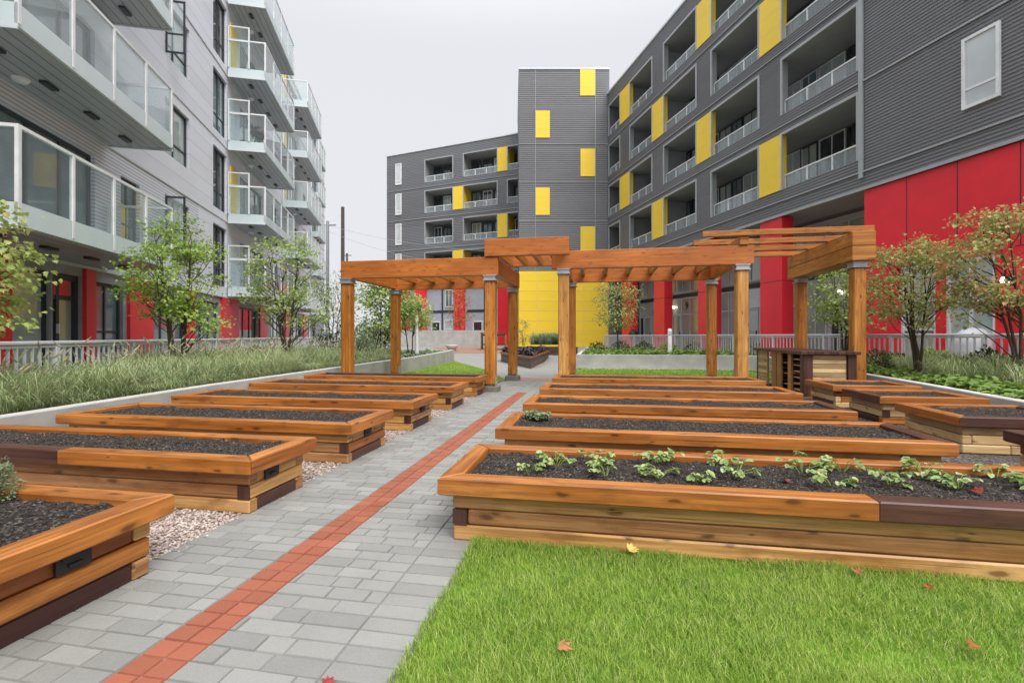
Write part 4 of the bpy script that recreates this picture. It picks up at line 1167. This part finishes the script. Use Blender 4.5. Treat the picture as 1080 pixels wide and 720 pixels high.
# ---- tower
tx_, ty_ = w(7.07, 34.95)
TW = thing('stair_tower', 'tall charcoal tower with scattered yellow panels and a solid yellow base', 'building', (tx_, ty_, 0), PI+YAW)
W_ = 6.56
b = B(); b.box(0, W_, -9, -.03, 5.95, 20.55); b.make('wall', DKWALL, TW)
c = B(); c.corr(0, W_, 5.95, 20.55, 0, 1, .15, .025); c.make('corrugated_cladding', CORR, TW)
b = B(); b.box(0, W_, -9, .02, 0, 5.93); b.make('yellow_base', YELG, TW)
b = B(); b.box(-.03, W_+.03, -9.03, .05, 20.55, 20.68); b.make('roof', ALU, TW)
b = B()
for x in (1.03, 5.37): b.box(x-.018, x+.018, .0, .03, 5.97, 20.55)
for z in (15.15, 12.4, 9.57, 6.7): b.box(0, W_, .0, .028, z-.014, z+.014)
b.make('flashing', TRIM, TW)
b = B()
for z in [.9+.72*k for k in range(7)]: b.box(0, W_, .02, .03, z-.011, z+.011)
for x in (.35, 1.9, 3.45, 5.25): b.box(x-.015, x+.015, .02, .032, 0, 5.93)
b.make('panel_joint', YJ, TW)
for xa, xb, za, zb in ((1.05,2.13,18.65,20.54),(4.33,5.35,15.6,17.55),(1.05,2.1,12.8,14.8),(4.33,5.35,10,11.98),(1.05,2.1,7.4,9.16)):
    b = B(); b.box(xa, xb, .0, .035, za, zb); o = b.make('yellow_panel', YEL, TW)
    q = B()
    for u in range(1, 6): q.box(xa+.005, xb-.005, .035, .038, za+(zb-za)*u/6-.006, za+(zb-za)*u/6+.006)
    q.make('panel_joint', YJ, o)

# ---- far wing
wx_, wy_ = w(.655, 41.6)
WG = thing('apartment_wing', 'far charcoal apartment wing with yellow panels and small white windows left of the tower', 'building', (wx_, wy_, 0), math.atan2(1, -2.362)+YAW)
LW = 14.0
c = B(); sl = B()
ops = [[(-3,1.17),(2.08,5.53),(6.57,9.64)], [(-3,1.17),(2.08,5.53),(6.57,9.64)], [(-3,1.17),(2.08,5.53),(6.57,9.64)], [(-3,1.17),(2.08,5.53),(6.57,9.64)]]
piers = [(1.17,2.08),(5.53,6.57)]
for k in range(4):
    za, zb = zo[k][0]+.05, zo[k][1]-.03
    for j, (xa, xb) in enumerate(piers):
        p = B()
        if (j == 0) == (k % 2 == 1):
            p.box(xa, xb, -1.6, .04, za-.02, zb+.02); p.make('yellow_panel', YEL, WG)
        else:
            p.box(xa, xb, -1.6, -.03, za, zb); p.make('pier', SOFF, WG); c.corr(xa, xb, za, zb, 0, 1, .15, .025)
    c.corr(9.64, LW, za, zb, 0, 1, .15, .025)
    zt = zo[k+1][0]+.05 if k < 3 else 18.7
    zl = zb
    c.corr(-3, LW, zl, zt, 0, 1, .15, .025); sl.box(-3, LW, -1.7, -.03, zl, zt)
    for xa, xb in ops[k]:
        n = 3 if xb-xa > 2 else 1
        for i in range(n):
            u0 = max(xa, -3)+(xb-xa)*i/n; u1 = xa+(xb-xa)*(i+1)/n
            window(WG, u0+.1, u1-.1, za-.05, zb-.2, -1.59, 1, FRAME if (i+k) % 3 else WHITE, R.choice([PANED, PANE, PANED, PANEL, PANEY]), 2, (), .07, 'window', .06)
        g = B(); zr = za+.56
        g.box(xa+.03, xb-.03, -.16, -.10, zr-.05, zr); g.box(xa+.03, xb-.03, -.15, -.11, za+.005, za+.04)
        nn = max(2, round((xb-xa)/1.1))
        for i in range(nn+1):
            x = xa+.06+(xb-xa-.12)*i/nn; g.box(x-.03, x+.03, -.155, -.105, za+.04, zr-.05)
        rl = g.make('railing', WHITE, WG)
        gg = B(); gg.box(xa+.07, xb-.07, -.134, -.126, za+.04, zr-.05); gg.make('glass', RGLASS, rl)
        f = B(); f.box(xa-.02, xb+.02, -.02, .045, zb-.03, zb+.06); f.box(xa-.02, xa+.07, -.02, .045, za-.03, zb-.031); f.box(xb-.07, xb+.02, -.02, .045, za-.03, zb-.031); f.make('trim', TRIM, WG)
    window(WG, 12.25, 12.95, za+.1, zb+.1, .0, 1, WHITE, PANEW, 1, (.2,), .1, 'window', .06)
c.corr(-3, LW, 5.95, zo[0][0]+.05, 0, 1, .15, .025); sl.box(-3, LW, -1.7, -.03, 5.95, zo[0][0]+.05); sl.box(9.64, LW, -1.7, -.03, zo[0][0]+.05, 18.69)
c.make('corrugated_cladding', CORR, WG); sl.make('floor_slab', SOFF, WG)
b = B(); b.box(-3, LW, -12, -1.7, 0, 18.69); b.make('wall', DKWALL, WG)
b = B(); b.box(-3, LW+.05, -12, .06, 18.7, 18.8); b.make('roof', ALU, WG)
b = B(); 
for k in range(4): b.box(-3, LW, .0, .04, 6.5+2.9*k, 6.54+2.9*k)
b.make('flashing', TRIM, WG)
b = B(); b.box(-3, LW, -1.7, -.35, 0, 5.94); b.make('ground_floor_wall', paint('grey_lavender_panel', (.40,.42,.48), .5), WG)
for xa, xb in ((.99,2.08),(5.49,6.47),(9.64,10.8),(11.6,12.5)):
    b = B(); b.box(xa, xb, -.9, -.02, 0, 5.93); b.make('red_column', RED, WG)
for i, (xa, xb) in enumerate(((2.3,5.3),(6.7,9.5),(-1.8,.8))):
    s = B(); s.box(xa, xb, -.35, -.3, 3.4, 3.62); s.make('spandrel', FRAME, WG)
    window(WG, xa+.1, xa+1.0, 1.0, 2.7, -.35, 1, WHITE, PANEL, 1, (.5,), .07, 'window', .07)
    window(WG, xa+.1, xa+.9, 3.9, 5.5, -.35, 1, WHITE, PANE, 2, (), .07, 'window', .07)
    d = window(WG, xa+1.4, xa+2.4, .4, 2.6, -.35, 1, WHITE, PANED, 1, (.35,), .1, 'door', .07)
    s = B(); s.box(xa+1.15, xa+1.27, -.345, -.28, .4, 5.9); s.make('mullion', FRAME, WG)

# ---- left building: lavender grey panels, glass balconies
lx, ly = w(-7.1, 0)
LB = thing('apartment_building', 'pale lavender grey apartment block on the left with stacked glass balconies', 'building', (lx, ly, 0), ANG)
OUT = -1                                        # its courtyard side is local -y
E0, E1, ZR = -4*K, 42*K, 17.2
holes = []
def H(a, c_, z0, z1, kind, lst=holes): lst.append((a*K, c_*K, z0, z1, kind))
# ground floor
H(-2.0, .5, .35, 2.5, 'w3'); H(1.2, 3.6, .35, 2.5, 'w3'); H(4.2, 7.4, .35, 2.5, 'w3')
H(8.72, 9.72, .35, 2.55, 'big'); H(9.76, 10.62, .3, 2.55, 'door'); H(11.05, 12.2, .85, 2.5, 'w2'); H(13.6, 15.6, .6, 2.5, 'w3'); H(16.3, 18.4, .4, 2.5, 'w3')
H(20.6, 23.2, .4, 2.5, 'w3'); H(25.6, 28, .4, 2.5, 'w3'); H(30, 33, .4, 2.5, 'w3'); H(35, 38, .4, 2.5, 'w3')
for k in range(5):
    z = 3.05+2.9*k
    if k == 0:
        H(7.3, 11.0, z, z+2.3, 'glaze'); H(12.0, 12.85, 3.6, 5.25, 'yellow')
    else:
        H(7.3, 11.0, z, z+2.25, 'glaze')
    H(.5, 3.5, z, z+2.2, 'w3'); H(-3, -1, z+.6, z+2.2, 'w2')
    H(14.2, 15.8, z+.72, z+2.38, 'case'); H(17.75, 19.1, z+.1, z+2.38, 'w2t')
    H(20.6, 23.9, z, z+2.2, 'glaze'); H(25.6, 26.7, z+.6, z+2.3, 'w2'); H(28.6, 31.6, z, z+2.2, 'glaze'); H(33.2, 34.4, z+.6, z+2.3, 'w2'); H(36.2, 38.4, z, z+2.2, 'glaze')
b = B()
def inr(h, x0, x1, z0, z1): return h[0] >= x0-1e-6 and h[1] <= x1+1e-6 and h[2] >= z0-1e-6 and h[3] <= z1+1e-6
wallholes(b, E0, E1, 5.74, ZR, 0, OUT, [h for h in holes if h[2] > 5.7], .16, 0)
wallholes(b, 16.5*K, E1, 2.78, 5.74, 0, OUT, [h for h in holes if 2.8 < h[2] < 5.7 and h[0] > 16.5*K], .16, 0)
wallholes(b, E0, 16.5*K, 2.78, 5.74, 0, OUT, [h for h in holes if 2.8 < h[2] < 5.7 and h[0] < 16.5*K], .16, 1)
wallholes(b, E0, E1, -.1, 2.78, .05, OUT, [h for h in holes if h[2] < 2.8], .16, 2)
b.box(E0, E1, .3, 12, -.1, ZR-.01, 3); b.box(E1-.02, E1, .0, 12, -.1, ZR, 0); b.box(E0, E0+.02, .0, 12, -.1, ZR, 0)
b.make('wall', [LAV, LAVC, paint('ground_floor_grey', (.33,.34,.36), .5), DKWALL], LB)
b = B(); b.box(E0, E1, -.06, 12, ZR, ZR+.2); b.make('roof', ALU, LB)
b = B()
for k in range(1, 5): b.box(E0, E1, -.03, .0, 2.84+2.9*k, 2.90+2.9*k)
b.box(E0, E1, -.035, .05, 2.74, 2.80); b.make('flashing', ALU, LB)
rr = random.Random(8)
for hx0, hx1, hz0, hz1, kd in holes:
    y = .155 if hz0 > 2.8 else .2
    a = (LB, hx0, hx1, hz0, hz1, y, OUT)
    if kd == 'big': window(*a, FRAME, PANEL, 1, (), .08)
    elif kd == 'door':
        d = window(*a, FRAME, PANEL, [.3], (.78,), .12, 'door', .09)
        h = B(); h.box(hx0+.2, hx0+.24, y-.14, y-.09, 1.3, 1.5); h.make('handle', ALU, d)
        t = B(); t.box(hx0+.13, hx1-.25, y-.075, y-.04, 2.1, 2.42); t.make('red_transom', RED, d)
    elif kd == 'glaze': window(*a, FRAME, rr.choice([PANE, PANEL, PANED, PANE]), [.28, .5, .74], (.28,), .09)
    elif kd == 'yellow': 
        wn = window(*a, FRAME, PANE, 2, (.3,), .06); q = B(); q.box(hx0+.08, hx1-.35, y-.045, y-.035, hz0+.08, hz0+1.0); q.make('blind', YEL, wn)
    elif kd == 'case':
        wn = window(*a, FRAME, rr.choice([PANE, PANEL, PANE]), [.45], (.3,), .07)
        if rr.random() < .8:     # open casement swung out from the near jamb
            c = B(); L = .52
            c.box(hx0+.02, hx0+.055, OUT*L, 0, hz0+.05, hz0+.1); c.box(hx0+.02, hx0+.055, OUT*L, 0, hz1-.1, hz1-.05)
            c.box(hx0+.02, hx0+.055, OUT*L, OUT*L+.05, hz0+.1, hz1-.1); c.box(hx0+.02, hx0+.055, -.05, 0, hz0+.1, hz1-.1); c.box(hx0+.02, hx0+.055, OUT*L+.05, -.05, hz0+.6, hz0+.64)
            cc = c.make('open_casement', FRAME, wn)
            c = B(); c.box(hx0+.032, hx0+.042, OUT*L+.04, -.04, hz0+.09, hz1-.09); c.make('pane', BGLASSF, wn)
    else: window(*a, FRAME, rr.choice([PANE, PANE, PANEL, PANED]), 3 if kd == 'w3' else 2, (.3,) if kd != 'w3' else (), .07)
for xa, xb in ((7.5, 8.65), (10.66, 11.0), (12.35, 13.5), (15.7, 16.2), (18.6, 20.4), (23.4, 24.6), (28.4, 29.6), (33.4, 34.6), (.6, 1.1), (3.7, 4.1)):
    b = B(); b.box(xa*K, xb*K, -.03, .05, -.05, 2.735); b.make('red_panel', RED, LB)
for k in range(5):
    for xa, xb in ((19.45, 20.2), (27.9, 28.5)):
        b = B(); b.box(xa*K, xb*K, -.04, -.002, 2.95+2.9*k, 5.2+2.9*k)
        if (k+(xa > 20)) % 2 == 1 or k == 3: b.make('yellow_panel', YEL, LB)
# balconies
BW = (7.1-5.65)*.9765
def balcony(za, zb, z, q=BW, near=True, nf=4, screen=False, frost=False):
    xa, xb = (za-.31)*K, (zb-.31)*K; yo = OUT*q
    b = B(); b.box(xa, xb, yo, -.04, z+.02, z+.36); sl = b.make('balcony', FASC, LB)
    b = B(); b.box(xa+.05, xb-.05, yo+.06, -.045, z-.004, z+.018); b.make('soffit', SOFFP, sl)
    for x in (xa-.02, xb-.01): b = B(); b.box(x, x+.03, yo, -.05, z-.03, z+.018); b.make('edge_trim', ALU, sl)
    zr = z+1.5; b = B()
    b.box(xa, xb, yo-.005, yo+.05, zr-.05, zr); b.box(xa, xa+.055, yo+.05, -.04, zr-.05, zr); b.box(xb-.055, xb, yo+.05, -.04, zr-.05, zr)
    b.make('top_rail', WHITE, sl)
    b = B(); g = B()
    for i in range(nf+1):
        x = xa+.03+(xb-xa-.06)*i/nf; b.box(x-.03, x+.03, yo-.008, yo+.045, z+.06, zr-.05)
        if i < nf: g.box(x+.032, x+(xb-xa-.06)/nf-.032, yo+.012, yo+.022, z+.365, zr-.055)
    for x in (xa+.02, xb-.04):
        for j in (1, 2):
            if j == 2: b.box(x-.02, x+.04, OUT*.1-.03, OUT*.1+.03, z+.36, zr-.05)
        g.box(x, x+.01, yo+.06, OUT*.13, z+.365, zr-.055)
    b.make('railing_frame', WHITE, sl); g.make('glass_panel', BGLASSF if frost else BGLASS, sl)
    if screen:                                   # taller framed privacy screen at the near end by the wall
        b = B(); ya, yb_ = OUT*.08, OUT*(.08+q*.52); zt = z+2.0
        for y in (ya, yb_): b.box(xa-.045, xa-.002, y-.025, y+.025, z+.36, zt)
        b.box(xa-.045, xa-.002, yb_+.026, ya-.026, zt-.05, zt); b.box(xa-.045, xa-.002, yb_+.026, ya-.026, zr-.1, zr-.05)
        s = b.make('privacy_screen', WHITE, sl)
        g = B(); g.box(xa-.03, xa-.02, yb_+.03, ya-.03, z+.4, zt-.06); g.make('glass_panel', BGLASS, sl)
    for i in range(nf):                          # lights and vents under the slab
        x = xa+(xb-xa)*(i+.5)/nf
        b = B(); b.box(x-.16, x+.16, yo*.5-.06, yo*.5+.06, z-.05, z-.005, 0, .004); b.make('soffit_vent', FRAME, sl)
    b = B(); b.lathe((xa+(xb-xa)*.35, yo*.25, z-.075), [(0,0),(.10,.01),(.13,.06),(.13,.075)], 16); b.make('ceiling_light', WHITE, sl)
    return sl
for k in range(5):
    z = 2.84+2.9*k
    balcony(7.02, 11.68, z, frost=(k == 1)); balcony(.2, 4.4, z)
    balcony(19.4, 24.4, z, screen=True); balcony(27.8, 32.3, z, frost=k > 0, screen=False)
    balcony(36.0, 38.9, z, q=(7.1-6.45)*.9765, nf=3)
# belongings left out on the far balconies
def on_balcony(kind, lab, Z, q, z, seed):
    t = thing(kind, lab, 'chair' if 'chair' in kind else 'barbecue')
    a = ANG; x, y = Z*K, OUT*q
    t.location = (lx+math.cos(a)*x-math.sin(a)*y, ly+math.sin(a)*x+math.cos(a)*y, z); t.rotation_euler = (0, 0, a+.5)
    return t
def chair(t, m, sc=1.0):
    b = B(); b.box(-.22, .22, -.22, .22, .42, .45, 0, .01); b.make('seat', m, t)
    b = B()
    for k in range(4): b.box(-.21+.12*k, -.15+.12*k, .2, .225, .45, .86)
    b.box(-.22, .22, .195, .23, .86, .92, 0, .01); b.make('backrest', m, t)
    for sx in (-.2, .2):
        for sy in (-.2, .2):
            b = B(); b.tube([(sx, sy, .42), (sx*1.15, sy*1.15, 0)], .018, 8); b.make('leg', m, t)
chair(on_balcony('patio_chair', 'white slatted patio chair on a far left upper balcony', 20.4, .6, 11.54+.36, 1), WHITE)
def grill(t, m, lid=None):
    b = B(); b.lathe((0,0,.62), [(.0,0),(.22,.06),(.3,.2),(.31,.27)], 18); b.make('bowl', m, t)
    b = B(); b.lathe((0,0,.90), [(.32,0),(.29,.13),(.17,.24),(.04,.28),(0,.28)], 18); b.box(-.05, .05, -.02, .02, .28+.9, .32+.9); b.make('lid', lid or m, t)
    for k in range(3):
        a = 2*PI*k/3; b = B(); b.tube([(math.cos(a)*.2, math.sin(a)*.2, .7), (math.cos(a)*.34, math.sin(a)*.34, 0)], .018, 8); b.make('leg', STEEL, t)
grill(on_balcony('barbecue_grill', 'dark kettle barbecue on the second far left balcony up', 20.5, .75, 8.64+.36, 2), BLACK)
grill(on_balcony('barbecue_grill', 'dark kettle barbecue on the lowest far left balcony behind the maple', 20.6, .7, 2.84+.36, 3), BLACK)
X, Y = wz(668, 31.5)
grill(thing('barbecue_grill', 'dark covered barbecue on the patio left of a red column', 'barbecue', (X, Y, .45), .3), BLACK)
X, Y = wz(1026, 12.3)
t = thing('covered_grill', 'white covered patio grill behind the right fence', 'barbecue', (X, Y, .3), .3)
b = B(); b.lathe((0,0,.0), [(.38,0),(.40,.3),(.41,.72),(.36,.95),(.2,1.12),(0,1.16)], 20); b.make('cover', TRIM if 0 else ALU, t)
b = B(); b.lathe((0,0,.0), [(.39,-.1),(.405,.02)], 20); b.box(-.2, .2, -.415, -.40, .35, .6); b.make('base', BLACK, t)

# ------------------------------------------------------------------ fences
def fence(label, org, y, s0, s1, zb, zt, sp, seclen):
    f = thing('picket_fence', label, 'fence', (org[0], org[1], 0), ANG)
    n = max(1, round((s1-s0)/seclen)); L = (s1-s0)/n
    for i in range(n+1):
        x = s0+i*L; b = B(); b.box(x-.04, x+.04, y-.04, y+.04, zb, zt-.055, 0, .005); b.make('post', ALU, f)
    b = B(); b.box(s0-.05, s1+.05, y-.045, y+.045, zt-.05, zt, 0, .008); b.make('top_rail', ALU, f)
    for i in range(n):
        b = B(); xa = s0+i*L+.04; xb = s0+(i+1)*L-.04
        b.box(xa, xb, y-.02, y+.02, zb+.1, zb+.14); b.box(xa, xb, y-.02, y+.02, zt-.10, zt-.06)
        m = int((xb-xa)/sp)
        for k in range(1, m): x = xa+(xb-xa)*k/m; b.box(x-.014, x+.014, y-.014, y+.014, zb+.141, zt-.101)
        b.make('picket_panel', ALU, f)
fence('pale grey picket fence between the left grass planter and the left building', (lx, ly), -1.56, 3.0*K, 39*K, .3, 1.17, .145, 2.2)
fence('pale grey picket fence between the right planting and the red ground floor', (rx, ry), 1.42, 5.0*K, 32.3*K, .3, 1.3, .145, 2.2)

# ------------------------------------------------------------------ poles and wires
def pole(px, Z, top, r, label, arm=False, mat=POLEM):
    X, Y = wz(px, Z); t = thing('utility_pole', label, 'pole', (X, Y, 0))
    b = B(); b.tube([(0,0,-.2),(0,0,top)], [r*1.3, r], 12); b.make('shaft', mat, t)
    if arm:
        b = B(); b.box(-.9, .9, -.06, .06, top-.5, top-.36); b.make('crossarm', mat, t)
        for s in (-.8, -.3, .3, .8):
            b = B(); b.lathe((s, 0, top-.36), [(.03,0),(.06,.06),(.03,.13),(0,.14)], 10); b.make('insulator', WHITE, t)
    return X, Y
P1 = pole(361.5, 50, 14.6, .17, 'bare dark utility pole rising behind the left pergola corner')
P2 = pole(345.5, 49, 12.9, .15, 'grey utility pole with crossarm beside the far end of the left building', True, STEEL)
P3 = pole(366, 95, 17.5, .2, 'distant thin utility pole just right of the bare dark one', True)
def wire(a, c_, sag, label):
    pts = []
    for k in range(15):
        u = k/14; p = Vector(a).lerp(Vector(c_), u); p.z -= sag*4*u*(1-u); pts.append(p)
    b = B(); b.tube(pts, .014, 5); o = b.make('overhead_wire', STEEL); tag(o, label, 'wire', 'overhead wires')
e1 = w(-1.2, 42.0); e2 = w(-2.9, 42.9)
wire((*P2, 12.5), (*e1, 8.6), .5, 'upper overhead wire sloping across the face of the far wing')
wire((*P2, 11.9), (*e2, 7.3), .6, 'lower overhead wire sloping across the face of the far wing')
wire((*P1, 14.2), (*P2, 12.4), .3, 'short wire joining the two utility poles')

# ------------------------------------------------------------------ light
W = bpy.data.worlds.new('World'); S.world = W; W.use_nodes = True
nt = W.node_tree; bg = nt.nodes['Background']
sky = nt.nodes.new('ShaderNodeTexSky'); sky.sky_type = 'NISHITA'; sky.sun_disc = False
SUN_EL, SUN_AZ = 50, 142          # azimuth clockwise from +Y
sky.sun_elevation = rad(SUN_EL); sky.sun_rotation = rad(SUN_AZ); sky.dust_density = 6; sky.air_density = 1.2
hsv = nt.nodes.new('ShaderNodeHueSaturation'); hsv.inputs['Saturation'].default_value = .25
nt.links.new(sky.outputs[0], hsv.inputs['Color'])
tc = nt.nodes.new('ShaderNodeTexCoord'); mp = nt.nodes.new('ShaderNodeMapping'); mp.inputs['Scale'].default_value = (1.4, 1.4, 3.2)
nz = nt.nodes.new('ShaderNodeTexNoise'); nz.inputs['Scale'].default_value = 1.6; nz.inputs['Detail'].default_value = 5; nz.inputs['Roughness'].default_value = .5
nt.links.new(tc.outputs['Generated'], mp.inputs[0]); nt.links.new(mp.outputs[0], nz.inputs['Vector'])
cr = nt.nodes.new('ShaderNodeValToRGB'); cr.color_ramp.elements[0].position = .3; cr.color_ramp.elements[1].position = .72
CL = 7.55
cr.color_ramp.elements[0].color = (.93, .955, 1.02, 1); cr.color_ramp.elements[1].color = (1.0, 1.01, 1.045, 1)
sc_ = nt.nodes.new('ShaderNodeMix'); sc_.data_type = 'RGBA'; sc_.blend_type = 'MULTIPLY'; sc_.inputs[0].default_value = 1
sc_.inputs[7].default_value = (CL, CL, CL, 1); nt.links.new(cr.outputs[0], sc_.inputs[6])
mx = nt.nodes.new('ShaderNodeMix'); mx.data_type = 'RGBA'; mx.inputs[0].default_value = .9
nt.links.new(hsv.outputs[0], mx.inputs[6]); nt.links.new(sc_.outputs[2], mx.inputs[7])
gx = nt.nodes.new('ShaderNodeSeparateXYZ'); nt.links.new(tc.outputs['Generated'], gx.inputs[0])
zr_ = nt.nodes.new('ShaderNodeMapRange'); zr_.interpolation_type = 'SMOOTHSTEP'
for i_, v_ in ((1, .5), (2, 1.0), (3, 1.0), (4, 3.4)): zr_.inputs[i_].default_value = v_
nt.links.new(gx.outputs[2], zr_.inputs[0])
zm = nt.nodes.new('ShaderNodeMix'); zm.data_type = 'RGBA'; zm.blend_type = 'MULTIPLY'; zm.inputs[0].default_value = 1
nt.links.new(mx.outputs[2], zm.inputs[6]); nt.links.new(zr_.outputs[0], zm.inputs[7])
nt.links.new(zm.outputs[2], bg.inputs['Color']); bg.inputs['Strength'].default_value = .060
sl = bpy.data.lights.new('sun', 'SUN'); sl.energy = 1.5; sl.angle = rad(35); sl.color = (1, .96, .9)
so = bpy.data.objects.new('sun', sl); COL.objects.link(so)
d = Vector((math.sin(rad(SUN_AZ))*math.cos(rad(SUN_EL)), math.cos(rad(SUN_AZ))*math.cos(rad(SUN_EL)), math.sin(rad(SUN_EL))))
so.rotation_euler = d.to_track_quat('Z', 'Y').to_euler(); so.location = (0, 0, 30)
vs = S.view_settings; vs.view_transform = 'Standard'; vs.look = 'None'; vs.exposure = .97; vs.gamma = 1; vs.use_curve_mapping = False
S.cycles.max_bounces = 8; S.cycles.transparent_max_bounces = 24; S.cycles.diffuse_bounces = 4
S.cycles.use_denoising = True
